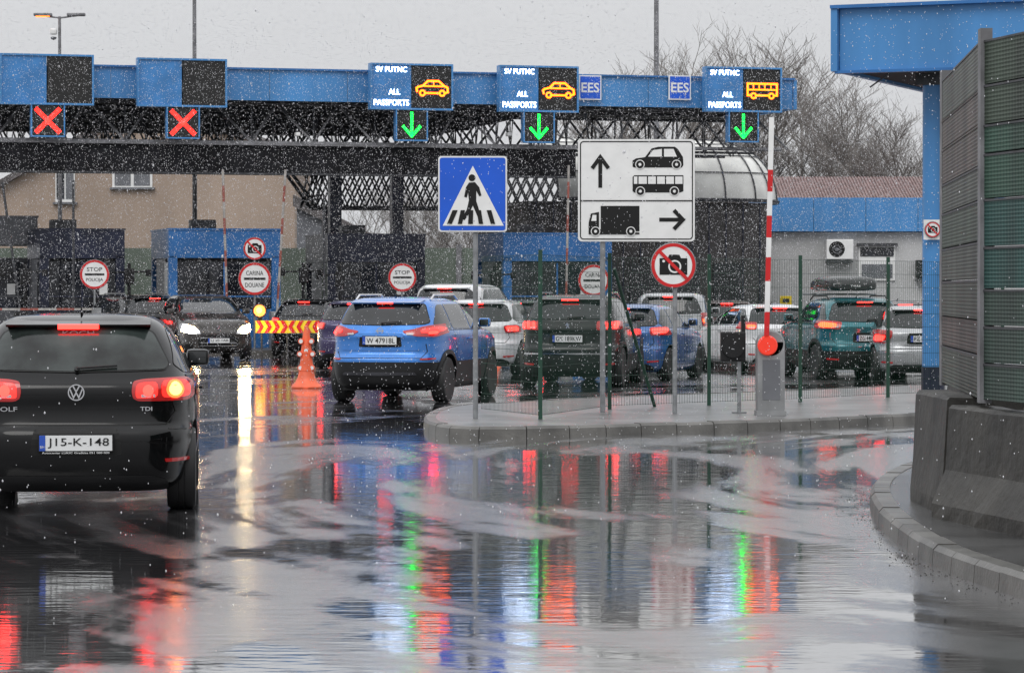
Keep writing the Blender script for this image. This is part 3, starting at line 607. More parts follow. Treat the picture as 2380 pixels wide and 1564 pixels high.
for j,o in enumerate((.35,2.6,5.2,8.2,11.5,15.)):
    W2=W_ if j<3 else ub-U0
    n=15; st=W2/n; mm='steell' if j<1 else 'steel'
    for i in range(n):
        u=U0+i*st
        m.tube((u,o,ZL+.05),(u+st/2,o+ (.9 if j==0 else 0),ZB),.035,mm,5,caps=False); m.tube((u+st/2,o+(.9 if j==0 else 0),ZB),(u+st,o,ZL+.05),.035,mm,5,caps=False)
        m.tube((u,o,ZL+.05),(u+st/4,o+1.3,ZB-.1),.02,'steel',4,caps=False)
        m.tube((u,o,ZL+.05),(u,o,ZB),.02,'steel',4,caps=False)
        if j<5: m.tube((u+st/2,o,ZB-.05),(u+st,o+2.4,ZL+.05),.025,'steel',4,caps=False)
    m.tube((U0,o,ZL+.03),(U0+W2-.2,o,ZL+.03),.055 if j==0 else .04,'steell' if j==0 else 'steel',8)
    m.tube((U0,o,ZB-.05),(U0+W2-.2,o,ZB-.05),.05,'steel',6)
m.obj('truss',can)
m=MB()
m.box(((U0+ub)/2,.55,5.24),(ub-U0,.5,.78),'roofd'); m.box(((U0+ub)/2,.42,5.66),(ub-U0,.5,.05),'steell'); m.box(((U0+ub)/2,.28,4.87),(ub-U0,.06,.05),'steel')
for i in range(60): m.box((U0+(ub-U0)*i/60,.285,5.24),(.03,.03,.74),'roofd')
m.obj('beam',can)
for px in(-60,778,922): 
    u=C(px,500,6).x; MB().box((u,6,ZL/2),(.34,.34,ZL),'navy').obj('column',can)
for px in(690,1180):
    c=C(px,322,.2); m=MB(); m.box((c.x,.1,c.z+.1),(.12,.25,.1),'white',ch=.02); m.tube((c.x,.2,c.z+.1),(c.x,.35,c.z+.25),.02,'steel'); m.obj('camera_housing',can)
OL=14.
gd=top('lattice_girder','dark diamond lattice girder under the border canopy','girder',(A.x,A.y,0),YAW)
m=MB(); x0=C(665,400,OL).x; x1=C(1560,400,OL).x; zt=C(900,388,OL).z; zb=C(900,484,OL).z; n=40
for i in range(n):
    a=x0+(x1-x0)*i/n; st=(x1-x0)/n*2
    for oo in(0,.9):
        if i>1: m.tube((a,OL+oo,zt),(a+st,OL+oo,zb),.035,'steel',4,caps=False)
        if a+st<x1: m.tube((a+(st if i<2 else 0),OL+oo+.03,zb),(a+st+(0 if i>1 else .3),OL+oo+.03,zt),.035,'steel',4,caps=False)
for oo in(0,.9):
    m.tube((x0,OL+oo,zt),(x1,OL+oo,zt),.07,'steel'); m.tube((x0+1.,OL+oo,zb),(x1,OL+oo,zb),.06,'steel'); m.tube((x0,OL+oo,zt),(x0+1.,OL+oo,zb),.06,'steel')
m.obj('lattice',gd)
for px in(760,1165): c=C(px,480,OL+.4); MB().box((c.x,OL+.4,zb/2),(.26,.26,zb),'navy').obj('column',gd)
ar=top('arched_roof','translucent barrel roof with dark steel ribs','canopy',(A.x,A.y,0),YAW)
OA=6.6; Rh=3.; c0=C(1235,468,OA+Rh); c1=C(1788,468,OA+Rh); zt=C(1650,326,OA+Rh*.8).z; zb=C(1700,468,OA+1).z; Rv=zt-zb; DE=2.3
m=MB(); rb=MB(); nu,nv=26,14
def av(t,ph,ex=0):
    ua=c1.x-DE
    if t<.6: 
        u=c0.x+(ua-c0.x)*t/.6; return Vector((u,OA+Rh-(Rh+ex)*math.cos(ph),zb+(Rv+ex)*math.sin(ph)))
    a=(t-.6)/.4*math.pi/2
    return Vector((ua+(DE+ex)*math.cos(ph)**.8*math.sin(a),OA+Rh-(Rh+ex)*math.cos(ph)*math.cos(a),zb+(Rv+ex)*math.sin(ph)))
vs=[av(i/nu,j/nv*math.pi/2) for i in range(nu+1) for j in range(nv+1)]
m.add(vs,[(i*(nv+1)+j,(i+1)*(nv+1)+j,(i+1)*(nv+1)+j+1,i*(nv+1)+j+1) for i in range(nu) for j in range(nv)],'poly')
m.obj('skin',ar,smooth=40)
for i in [0,3,6,9,12,15,18,20,22,24,26]:
    for j in range(nv): rb.tube(av(i/nu,j/nv*math.pi/2,.03),av(i/nu,(j+1)/nv*math.pi/2,.03),.025,'steel',4,caps=False)
for j in(0,4,7,10):
    for i in range(nu): rb.tube(av(i/nu,j/nv*math.pi/2,.03),av((i+1)/nu,j/nv*math.pi/2,.03),.02 if j else .07,'steel',4,caps=False)
rb.obj('rib',ar)
def bbox(mb,x0,x1,yt,o,dep,m_,yb=None,z0=0.):
    a=C(x0,yt,o); b=C(x1,yt,o); z=(a.z+b.z)/2
    mb.box(((a.x+b.x)/2,o+dep/2,(z+z0)/2),(b.x-a.x,dep,z-z0),m_); return a.x,b.x,z
hl=top('customs_hall','dark clad customs hall under the canopy','building',(A.x,A.y,0),YAW)
m=MB(); a,b,z=bbox(m,1225,1785,470,7.0,6,'darkwall')
for i in range(14): m.box((a+(b-a)*(i+.5)/14,6.985,z/2),(.04,.03,z-.02),'navy')
m.obj('wall',hl)
for i in range(5): MB().box((a+1.+(b-a-1)*(i)/5,6.96,1.9),(.9,.03,1.3),'dglass').obj('window',hl)
# ---------------------------------------------------------------- LED lane signals
def lane_sign(cx0,cy0,cx1,cy1,kind,pic,lw):
    cx,cy=(cx0+cx1)/2,(cy0+cy1)/2; p=CW(cx,cy,-.45); s=F/p.y; W_=(cx1-cx0)/s/.985; H_=(cy1-cy0)/s
    lab={'x':'lane signal with red cross under a dark panel','car':'lane signal with orange car and green arrow','bus':'lane signal with orange bus and green arrow'}[pic if kind!='x' else 'x']
    e=top('lane_signal',lab,'traffic signal',p,YAW,'lane signals along the canopy')
    fr=MB(); fw=.05
    for x,z,a,b in((0,H_/2,W_+fw,fw),(0,-H_/2,W_+fw,fw),(-W_/2,0,fw,H_-fw),(W_/2,0,fw,H_-fw)): fr.box((x,0,z),(a,.30,b),'fascia')
    bh=lw*.96; bw=lw; lx=(0 if kind!='x' else .02)
    zb0=-H_/2-fw/2
    for x,z,a,b in((lx-bw/2,zb0-bh/2,.035,bh),(lx+bw/2,zb0-bh/2,.035,bh),(lx,zb0-bh,bw+.035,.035)): fr.box((x,0,z),(a,.28,b),'fascia')
    fr.obj('frame',e)
    m=MB(); m.box((-W_/4,.0,0),(W_/2-.03,.22,H_-fw-.004),'led_blu'); y=-.118
    if kind!='x':
        m.text('SV PUTNC',-W_/4,H_*.385,W_*.38,H_*.12,y,'l_wh',bold=.004); m.text('ALL',-W_/4+.08,-H_*.12,W_*.14,H_*.12,y,'l_wh',bold=.008); m.text('PASSPORTS',-W_/4,-H_*.36,W_*.43,H_*.13,y,'l_wh',bold=.004)
    m.obj('text_panel',e)
    m=MB(); m.box((W_/4,.0,0),(W_/2-.03,.22,H_-fw-.004),'led_blk')
    k=1/s
    def T(pts,ox,oy): return [(W_/4+(a-ox)*k,(oy-b)*k) for a,b in pts]
    if kind=='car':
        m.ribbon(T([(2,27),(0,18),(4,15),(16,12),(27,1),(53,1),(66,12),(74,16),(75,26),(68,29)],37,15),.055,y,'l_or')
        m.ribbon(T([(22,29),(54,29)],37,15),.05,y,'l_or'); m.ribbon(T([(17,13),(66,13)],37,15),.04,y-.004,'l_or'); m.ribbon(T([(41,2),(41,12)],37,15),.03,y-.008,'l_or')
        for x in(14,61): c=T([(x,29)],37,15)[0]; m.ring(c,.045,.095,y-.008,'l_or',20)
    if kind=='bus':
        m.ribbon(T([(0,0),(72,0),(72,27),(0,27)],36,14),.055,y,'l_or',closed=True); m.ribbon(T([(0,14),(72,14)],36,14),.04,y-.004,'l_or')
        for x in(14,28,42,57): m.ribbon(T([(x,1),(x,13)],36,14),.03,y-.008,'l_or')
        for x in(14,58): c=T([(x,28)],36,14)[0]; m.disc(c,.095,y-.010,'led_blk',20); m.ring(c,.045,.095,y-.014,'l_or',20)
    m.obj('pictogram_panel',e)
    m=MB(); m.box((lx,0,zb0-bh/2),(bw-.036,.2,bh-.02),'led_blk'); y=-.108; zc=zb0-bh/2
    def dots(a,b,mm,rows,sp_=.045,r_=.017):
        a,b=Vector(a),Vector(b); L_=(b-a).length; t=(b-a)/L_; nn=Vector((-t.y,t.x)); k_=int(L_/sp_)+1
        for i in range(k_):
            for j in range(rows):
                c=a+t*(L_*i/(k_-1))+nn*(j-(rows-1)/2)*sp_; m.disc((c.x,c.y),r_,y,mm,6)
    if kind=='x':
        q=bh*.37; dots((lx-q,zc-q),(lx+q,zc+q),'l_red',3,.04,.018); y-=.004; dots((lx-q,zc+q),(lx+q,zc-q),'l_red',3,.04,.018)
    else:
        q=bh*.38; dots((lx,zc+q*1.1),(lx,zc-q*.8),'l_gr',2,.04,.018); y-=.004; dots((lx-q*.75,zc-q*.1),(lx,zc-q*.95),'l_gr',2,.04,.018); y-=.004; dots((lx+q*.75,zc-q*.1),(lx,zc-q*.95),'l_gr',2,.04,.018)
    m.obj('signal_panel',e)
    for x in(-W_*.35,W_*.35): MB().tube((x,.1,H_*.2),(x,.5,H_*.2),.03,'steel').obj('bracket',e)
lane_sign(5,130,214,243,'x','x',.86); lane_sign(322,140,524,248,'x','x',.86)
lane_sign(860,152,1050,255,'car','car',.86); lane_sign(1158,157,1342,260,'car','car',.86); lane_sign(1634,160,1815,260,'bus','bus',.86)
for a in(1345,1553):
    p=CW(a+26,205,-.15); s=F/p.y; e=top('information_sign','blue square sign with white EES letters on the fascia','sign',p,YAW,'EES signs on the canopy')
    w2=27/s; m=MB(); m.box((0,0,0),(w2*2,.05,w2*2.1),'white'); m.poly([(-w2*.9,-w2*.95),(w2*.9,-w2*.95),(w2*.9,w2*.95),(-w2*.9,w2*.95)],-.03,'sblue'); m.text('EES',0,0,w2*1.6,w2*.85,-.036,'white',bold=.02); m.obj('plate',e)
# ---------------------------------------------------------------- booths
def booth(x0,x1,yt,o,dep,body,trim,label,side='greyp'):
    e=top('booth',label,'booth',(A.x,A.y,0),YAW,'passport and customs booths')
    a,b=C(x0,yt,o),C(x1,yt,o); z=(a.z+b.z)/2; W_=b.x-a.x; cx=(a.x+b.x)/2; z0=.15
    m=MB(); m.box((cx,o+dep/2,(z0+1.1)/2+.05),(W_,dep,1.1-z0+.1),body)
    for x in(a.x+.12,b.x-.12):
        for y in(o+.09,o+dep-.09): m.box((x,y,1.9),(.24,.18,1.5),trim)
    m.box((cx,o+dep*.55,1.9),(W_-.1,dep*.5,1.45),side); m.box((cx,o+dep/2,z-.38),(W_,dep,.76),body)
    m.obj('wall',e)
    m=MB(); m.box((cx,o+.10,1.83),(W_-.50,.03,1.34),'dglass'); m.box((cx,o+.07,1.82),(.05,.03,1.34),trim); m.box((cx,o+.065,1.55),(W_-.5,.02,.04),trim); m.obj('window',e)
    for x in(a.x+.05,b.x-.05): MB().box((x,o+dep*.2,1.85),(.02,dep*.25,1.25),'dglass').obj('window',e)
    MB().box((cx,o+dep/2,z+.02),(W_+.05,dep+.05,.05),trim).obj('roof',e)
    MB().box((cx-.3,o+dep*.6,z+.18),(.7,.5,.28),'steel',ch=.03).obj('air_conditioner',e)
    MB().box((cx+W_*.25,o+.06,1.75),(.22,.02,.3),'white').obj('notice',e)
    i_=MB().box((cx,o+dep/2-.6,.07),(W_+.9,dep+5,.15),'kerb').obj('pavement',None,(A.x,A.y,0),YAW); i_['kind']='structure'
booth(93,290,535,1.,3.2,'navy','navy','dark navy passport booth with glazed front')
booth(392,652,535,1.,3.2,'fasciad','fasciad','blue customs booth with grey side')
booth(762,988,547,3.,3.2,'navy','navy','dark navy police booth with small windows')
booth(1170,1422,545,1.5,3.2,'fasciad','fasciad','blue customs booth beside the dark hall')
booth(-160,88,505,4.,3.,'greyp','greyp','grey control booth at the canopy edge')
for i,(px,py,o) in enumerate(((58,634,-.2),(300,634,.2),(705,632,.4),(1150,640,.6),(790,640,.8))):
    p=CW(px,py,o); e=top('lane_camera','black lane camera on a cross arm over a post','camera',(p.x,p.y,0),YAW,'lane cameras beside the booths')
    MB().tube((0,0,.1),(0,0,p.z+.25),.05,'black').obj('post',e); MB().tube((-.55,0,p.z),(.5,0,p.z+.03),.025,'black').obj('arm',e)
    for x,w_,h_ in((-.6,.16,.22),(.52,.14,.18),(0,.26,.42)): MB().box((x,-.05,p.z+(.0 if x else -.1)),(w_,.16,h_),'black',ch=.03).obj('camera_head',e)
# ---------------------------------------------------------------- round signs
def camera_picto(m,cx,cz,r,y):
    k=r
    m.poly([(cx+k*a,cz+k*b) for a,b in((-.62,-.42),(.62,-.42),(.62,.32),(.34,.32),(.26,.48),(-.18,.48),(-.26,.32),(-.62,.32))],y,'ink')
    m.ring((cx+.06*k,cz-.05*k),.22*k,.29*k,y-.004,'white',24); m.disc((cx-.44*k,cz+.19*k),.06*k,y-.004,'white',10)
def round_plate(m,cx,cz,r,text=None):
    m.lathe([(0.0005,-.0),(r,0),(r+.008,.01),(r+.008,.025),(0.0005,.025)],'galv',(cx,0,cz),'y',40)
    m.disc((cx,cz),r*.985,-.004,'white',40); m.ring((cx,cz),r*.84,r*.985,-.008,'sred')
    if text:
        m.text(text[0],cx,cz+r*.35,r*1.05,r*.27,-.008,'ink',bold=.008); m.text(text[1],cx,cz-r*.38,r*1.15,r*.27,-.008,'ink',bold=.008)
        m.poly([(cx-r*.66,cz-.07*r),(cx+r*.66,cz-.07*r),(cx+r*.66,cz+.07*r),(cx-r*.66,cz+.07*r)],-.008,'ink')
    else:
        camera_picto(m,cx,cz,r,-.008); q=r*.62; m.ribbon([(cx-q,cz+q),(cx+q,cz-q)],r*.15,-.018,'sred')
def lane_round(px,py,r,o,text,label,cam=None):
    p=CW(px,py,o); e=top('road_sign',label,'sign',(p.x,p.y,0),YAW*.5,'round border control signs')
    m=MB(); s=F/p.y; round_plate(m,0,p.z,r/s,text); 
    m.obj('plate',e)
    if cam: m=MB(); round_plate(m,0,CH+(HZ-cam[0])/s,cam[1]/s); m.obj('plate',e)
    MB().tube((0,.05,.1),(0,.05,(p.z if not cam else CH+(HZ-cam[0])/s)+.1),.03,'galv').obj('post',e)
lane_round(592,648,38,-.6,('CARINA','DOUANE'),'round red-bordered CARINA DOUANE customs sign on post',cam=(578,26))
lane_round(935,645,33,1.,('STOP','POLICIJA'),'round red-bordered STOP POLICIJA sign on post')
lane_round(220,638,34,-.6,('STOP','POLICIJA'),'round STOP POLICIJA sign before a dark booth')
lane_round(1380,652,37,.4,('CARINA','DOUANE'),'round CARINA DOUANE sign before a blue booth')
for px,yt,lean,rw in((48,425,-.12,0),(170,420,0,0),(527,395,-.03,1),(642,395,.06,1),(752,455,0,0),(1313,385,.02,1)):
    p=CW(px,640,-.3); s=F/p.y; z1=CH+(HZ-yt)/s
    e=top('boom_barrier','raised %s boom barrier at a border lane'%('dull red and white' if rw else 'dark'),'barrier',(p.x,p.y,0),YAW,'raised boom barriers at the lanes')
    MB().box((0,0,.6),(.34,.4,1.1),'boxgrey' if rw else 'black',ch=.03).obj('housing',e)
    m=MB(); n=9; b0=Vector((0,-.1,1.05)); b1=Vector((lean*4,-.1,z1))
    for i in range(n): m.tube(b0.lerp(b1,i/n),b0.lerp(b1,(i+1)/n),.034,('poleA' if i%2 else 'poleB') if rw else 'steel',6)
    m.obj('boom',e)
# ---------------------------------------------------------------- island signs
def base(px,py): g_=G(px,py,.13); return g_,F/g_.y
p,s=base(1105,973); e=top('road_sign','blue square pedestrian crossing sign on steel post','sign',p,0)
def rr(x0,y0,x1,y1,r,n=5):
    pts=[]
    for cx,cy,a0 in((x1-r,y1-r,0),(x0+r,y1-r,90),(x0+r,y0+r,180),(x1-r,y0+r,270)):
        for i in range(n+1): a=math.radians(a0+90*i/n); pts.append((cx+r*math.cos(a),cy+r*math.sin(a)))
    return pts
def K(pts): return [((a-1105)/s,(973-b)/s) for a,b in pts]
m=MB(); q=K([(1018,540),(1179,363)]); m.prism(rr(q[0][0],q[0][1],q[1][0],q[1][1],.04),0,.02,'galv'); y=-.004
m.poly(rr(q[0][0]+.004,q[0][1]+.004,q[1][0]-.004,q[1][1]-.004,.036),y,'white'); m.poly(rr(q[0][0]+.022,q[0][1]+.022,q[1][0]-.022,q[1][1]-.022,.03),y*2,'sblue')
m.poly(K([(1029,525),(1171,525),(1099,386)]),y*3,'white'); y4=y*4
m.disc(K([(1097,414)])[0],8/s,y4,'ink',20)
m.poly(K([(1090,425),(1104,424),(1114,436),(1119,455),(1114,457),(1107,444),(1107,468),(1114,490),(1122,512),(1114,513),(1099,478),(1090,498),(1080,512),(1072,509),(1085,488),(1090,466),(1088,448),(1085,460),(1079,458),(1083,436)]),y4,'ink')
for a,b,c,d in((1039,1050,1052,1064),(1064,1074,1071,1081),(1088,1099,1090,1100),(1113,1123,1108,1118),(1141,1151,1131,1142)):
    m.poly(K([(a,521),(b,521),(d,489),(c,489)]),y*5,'ink')
m.obj('plate',e); MB().tube((0,.06,0),(0,.06,(973-390)/s),.032,'galv',14).box((0,.035,(973-430)/s),(.3,.03,.04),'galv').box((0,.035,(973-500)/s),(.3,.03,.04),'galv').obj('post',e)
p,s=base(1401,958); e=top('direction_sign','white lane direction sign with car, bus and lorry symbols','sign',p,0)
def K(pts): return [((a-1401)/s,(958-b)/s) for a,b in pts]
def KD(c,r,y,mm,n=24): k=K([c])[0]; m.disc(k,r/s,y,mm,n)
m=MB(); q=K([(1343,562),(1615,324)]); m.prism(rr(q[0][0],q[0][1],q[1][0],q[1][1],.05),0,.025,'galv')
def R4(x0,y0,x1,y1,w_,y_):
    a,b=K([(x0,y1),(x1,y0)]); m.ribbon(rr(a[0],a[1],b[0],b[1],.04),w_,y_,'ink',closed=True)
m.poly(rr(q[0][0]+.003,q[0][1]+.003,q[1][0]-.003,q[1][1]-.003,.048),-.004,'white'); R4(1349,330,1609,556,.014,-.008)
m.ribbon(K([(1350,467),(1608,467)]),.014,-.012,'ink'); 
m.ribbon(K([(1395,437),(1395,366)]),9/s,-.008,'ink'); m.ribbon(K([(1376,392),(1395,366),(1414,392)]),9/s,-.012,'ink')
m.ribbon(K([(1532,511),(1585,511)]),9/s,-.008,'ink'); m.ribbon(K([(1566,489),(1587,511),(1566,533)]),9/s,-.012,'ink')
m.poly(K([(1470,388),(1470,374),(1478,369),(1499,366),(1514,346),(1530,342),(1568,342),(1575,347),(1587,366),(1588,384),(1584,390),(1474,390)]),-.008,'ink')
m.poly(K([(1506,365),(1517,350),(1538,347),(1538,365)]),-.012,'white'); m.poly(K([(1543,365),(1543,347),(1565,347),(1573,365)]),-.012,'white')
for x in(1487,1572): KD((x,383),11,-.013,'white'); KD((x,383),9,-.016,'ink'); KD((x,383),3.5,-.020,'white')
m.poly(K([(1470,445),(1470,412),(1474,408),(1588,408),(1588,445),(1580,448),(1474,448)]),-.008,'ink')
for a,b in((1473,1481),(1484,1503),(1506,1524),(1527,1545),(1548,1566),(1569,1586)): m.poly(K([(a,428),(b,428),(b,411),(a,411)]),-.012,'white')
for x in(1488,1567): KD((x,445),11,-.013,'white'); KD((x,445),9,-.016,'ink'); KD((x,445),3.5,-.020,'white')
m.poly(K([(1396,538),(1396,479),(1486,479),(1486,538)]),-.008,'ink')
m.poly(K([(1368,542),(1368,518),(1373,497),(1392,493),(1392,533),(1486,541),(1486,545),(1368,545)]),-.012,'ink'); m.poly(K([(1374,514),(1377,500),(1386,500),(1386,514)]),-.016,'white')
for x in(1384,1466): KD((x,538),11,-.017,'white'); KD((x,538),9,-.020,'ink'); KD((x,538),3.5,-.024,'white')
m.obj('plate',e); MB().tube((0,.06,0),(0,.06,(958-345)/s),.035,'galv',14).box((0.38,.04,(958-380)/s),(1.2,.03,.04),'galv').box((.38,.04,(958-520)/s),(1.2,.03,.04),'galv').obj('post',e)
p,s=base(1569,962); e=top('road_sign','round no photography sign on a slim post','sign',p,0)
m=MB(); round_plate(m,-4/s,(962-617)/s,52/s); m.obj('plate',e); MB().tube((0,.05,0),(0,.05,(962-600)/s),.03,'galv',14).obj('post',e)
# island barrier
p,s=base(1790,965); e=top('boom_barrier','grey barrier post with raised red and white boom','barrier',p,0)
m=MB(); m.box((0,.0,.47),(.34,.36,.94),'boxgrey',ch=.02); m.lathe([(.0005,-.18),(.15,-.18),(.17,-.16),(.17,.16),(.15,.18),(.0005,.18)],'boxgrey',(0,0,.90),'y',28); m.box((0,-.005,.03),(.37,.4,.06),'boxgrey'); m.box((0,-.182,.45),(.22,.006,.5),'greyp'); m.obj('housing',e,smooth=35)
m=MB(); m.lathe([(.0005,-.05),(.11,-.05),(.125,-.03),(.125,0),(.0005,0)],'redpol',(-.05,-.19,.88),'y',28); m.obj('reflector',e,smooth=35)
m=MB(); b0=Vector((-.065,-.24,1.0)); b1=Vector((-.005,-.24,3.72)); segs=[(0,.11,'sred'),(.11,.25,'white'),(.25,.36,'sred'),(.36,.45,'white'),(.45,.55,'sred'),(.55,.66,'white'),(.66,.76,'sred'),(.76,1,'white')]
for a,b,c in segs: q0,q1=b0.lerp(b1,a),b0.lerp(b1,b); m.box((q0+q1)/2,(.062,.04,(q1-q0).length),c,R=Matrix.Rotation(math.atan2(b1.x-b0.x,b1.z-b0.z),3,'Y'))
m.obj('boom',e)
p,s=base(1718,960); e=top('barrier_signal','black signal box on a short steel post','signal',p,0)
MB().tube((0,0,0),(0,0,.75),.028,'galv').box((0,0,.01),(.18,.18,.02),'galv').obj('post',e)
m=MB(); m.box((-.08,0,.85),(.32,.14,.38),'black',ch=.02); m.lathe([(.13,-.12),(.14,-.12),(.14,-.07),(.13,-.07)],'black',(-.08,0,.85),'y',24); m.disc((-.08,.85),.12,-.074,'ink'); m.box((.05,0,1.12),(.05,.05,.25),'black'); m.obj('signal_box',e)
# fence
fe=top('mesh_fence','green welded mesh fence with thin posts on the island','fence',G(1256,972,.13))
fp=[G(1118,958,.13),G(1256,974,.13),G(1417,951,.13),G(1648,942,.13),G(1860,934,.13),G(2064,923,.13),G(2330,912,.13)]
o0=fe.location
for i,q in enumerate(fp):
    q=q-o0
    if i>0: MB().box((q.x,q.y,q.z+1.03),(.05,.05,2.06),'green').obj('post',fe)
q0=G(1522,945,.13)-o0; q1=G(1417,951,.13)-o0+Vector((.06,0,1.85)); MB().tube(q0,q1,.024,'green').obj('brace',fe)
for a,b in zip(fp,fp[1:]):
    a=a-o0;b=b-o0; m=MB(); L_=(b-a).length; n=int(L_/.05); H_=2.0
    for i in range(n): q=a.lerp(b,(i+.5)/n); m.tube(q+Vector((0,.03,.04)),q+Vector((0,.03,H_)),.0024,'green',3,caps=False)
    for k in range(11): z=.05+k*.195; m.tube(a+Vector((0,.034,z)),b+Vector((0,.034,z)),.003,'green',3,caps=False)
    m.obj('wire_panel',fe,fix=False)
# cones
def cone(px,py,sc_,label,base_e=None):
    q=G(px,py)
    if base_e is None:
        e=top('traffic_cone',label,'traffic cone',q,0,'orange traffic cones')
        m=MB(); m.lathe([(.26,0),(.27,.03),(.24,.07),(.19,.12),(.15,.20),(.13,.30),(.135,.31),(.11,.45),(.095,.60),(.10,.61),(.075,.80),(.06,.95),(.03,1.08),(.0005,1.10)],'orange',n=28); m.obj('body',e,smooth=30)
        for z,x in((.36,-.1),(.36,.1),(.60,-.11),(.60,.11),(.82,-.09),(.82,.09),(.66,0),(.40,0)):
            m=MB(); m.lathe([(.0005,-.03),(.045,-.03),(.05,-.02),(.05,0.06),(.0005,.06)],'orange',(x,-.06,z),'y',14); m.disc((x,z),.034,-.094,'white',14); m.obj('reflector',e,smooth=30)
        MB().box((0,-.04,.01),(.1,.5,.02),'orange').obj('foot',e); return e
    return clone(base_e,q,scale=(sc_,sc_,sc_),label=label)
c_=cone(712,903,1,'tall orange traffic cone with round reflectors on asphalt'); cone(757,840,.55,'small orange traffic cone near the waiting cars',c_); cone(1152,848,.55,'small orange traffic cone between queueing cars',c_)
# chevron board
q=G(668,838); s=F/q.y; e=top('chevron_board','yellow and red chevron board with glowing amber lamp','road barrier',q,YAW*.3)
m=MB(); W_=148/s; x0=-W_/2; zb=64/s; hh=29/s; m.box((0,.02,zb+hh/2),(W_,.03,hh),'yellow')
n=8
for i in range(n):
    a=x0+W_*(i+.1)/n; d=W_/n*.5; k=(1 if i<4 else -1); tip=k*d*.9; a2=a if k>0 else a+d*.9
    m.poly([(a2,zb+.004),(a2+d,zb+.004),(a2+d+tip,zb+hh/2),(a2+tip,zb+hh/2)],-.002,'sred'); m.poly([(a2+tip,zb+hh/2),(a2+d+tip,zb+hh/2),(a2+d,zb+hh-.004),(a2,zb+hh-.004)],-.002,'sred')
m.obj('board',e)
for x in(x0+.15,0,-x0-.15): MB().tube((x,.05,0),(x,.05,zb+hh),.025,'steel').obj('leg',e)
xl=x0+.1; zl=zb+hh+.24
MB().lathe([(.0005,-.08),(.07,-.075),(.14,-.04),(.15,.02),(.0005,.03)],'lamp_or',(xl,0,zl),'y',24).disc((xl-.01,zl+.01),.075,-.085,'core',20).obj('lamp',e)
MB().box((xl,.06,zb+hh+.10),(.12,.08,.3),'ink').lathe([(.15,-.05),(.18,-.06),(.18,.05),(.0005,.06)],'ink',(xl,0.02,zl),'y',24).obj('lamp_housing',e)
q=G(60,845); e=top('lane_barrier','low dull red and white lane barrier rail','barrier',q,YAW)
m=MB()
for i in range(8): m.box((-1.6+i*.42,0,1.27),(.42,.04,.05),'poleB' if i%2 else 'poleA')
m.obj('rail',e); MB().box((1.65,0,.65),(.2,.2,1.3),'boxgrey').obj('post',e)
# ---------------------------------------------------------------- background buildings
D=128.
bb=top('house','beige rendered house with white windows and tiled roof','house',(P(300,700,D).x,D,0))
ox=bb.location.x
def LX(px,py,d,dx=ox,dy=D): q=P(px,py,d); return (q.x-dx,q.z)
wl=[LX(-190,760,D),LX(685,760,D),LX(685,360,D),LX(330,250,D),LX(-190,545,D)]; wl=[(a,max(0,b)) for a,b in wl]
MB().prism(wl,0,10,'beige').obj('wall',bb)
m=MB(); a,b,c=wl[4],wl[3],wl[2]
m.prism([(a[0]-.6,a[1]-.35),(b[0],b[1]+.0),(b[0],b[1]+.3),(a[0]-.6,a[1]-.05)],-.4,10.4,'slate'); m.prism([(c[0]+.3,c[1]-.1),(c[0]+.3,c[1]+.2),(b[0]+.003,b[1]+.3),(b[0]+.003,b[1]+.0)],-.4,10.4,'slate'); m.obj('roof',bb)
for x0,y0,x1,y1 in((262,385,355,436),(130,385,175,470)):
    a=LX(x0,y0,D);b=LX(x1,y1,D); cx,cz=(a[0]+b[0])/2,(a[1]+b[1])/2; w_,h_=b[0]-a[0],a[1]-b[1]
    m=MB(); m.box((cx,-.02,cz),(w_,.1,h_),'white'); m.box((cx-w_*.24,-.08,cz),(w_*.4,.03,h_*.84),'dglass' if x0<200 else 'greyp'); m.box((cx+w_*.24,-.08,cz),(w_*.4,.03,h_*.84),'greyp'); m.box((cx,-.1,b[1]-.05),(w_+.2,.2,.08),'greyp'); m.obj('window',bb)
D=118.
e=top('house','small grey house with dark tiled roof','house',(P(740,700,D).x,D,0)); ox=e.location.x
wl=[LX(690,760,D,ox),LX(860,760,D,ox),LX(860,560,D,ox),LX(700,480,D,ox),LX(690,480,D,ox)]; wl=[(a,max(0,b)) for a,b in wl]
MB().prism(wl,0,6,'greyp').obj('wall',e); MB().prism([(wl[2][0]+.6,wl[2][1]-.4),(wl[2][0]+.6,wl[2][1]),(wl[3][0]-.3,wl[3][1]+.45),(wl[3][0]-.3,wl[3][1])],-.3,6.3,'slate').obj('roof',e)
a=P(-200,578,112).x; b=P(1700,578,112).x; e=top('noise_wall','long grey-green noise wall behind the booths','wall',((a+b)/2,112,0)); n=12
for i in range(n):
    w_=(b-a)/n; m=MB(); m.box((-(b-a)/2+w_*(i+.5),0,1.65),(w_-.05,.15,3.3),'gwall'); m.obj('panel',e)
for i in range(n+1): MB().box((-(b-a)/2+(b-a)/n*i,-.05,1.7),(.2,.3,3.45),'steell').obj('post',e)
D=98.; q=P(1960,700,D); e=top('building','white single-storey office with blue fascia','building',(q.x,D,0)); ox=q.x
a,b=LX(1775,540,D,ox),LX(2500,540,D,ox); cx=(a[0]+b[0])/2; w_=b[0]-a[0]
MB().box((cx,5,a[1]/2),(w_,10,a[1]),'whitewall').obj('wall',e)
zt=LX(0,462,D,ox)[1]; m=MB()
for i in range(6): m.box((a[0]+w_/6*(i+.5)-.1,4.9,(zt+a[1])/2+.02),(w_/6-.015,10.4,zt-a[1]),'fascia')
m.obj('fascia',e)
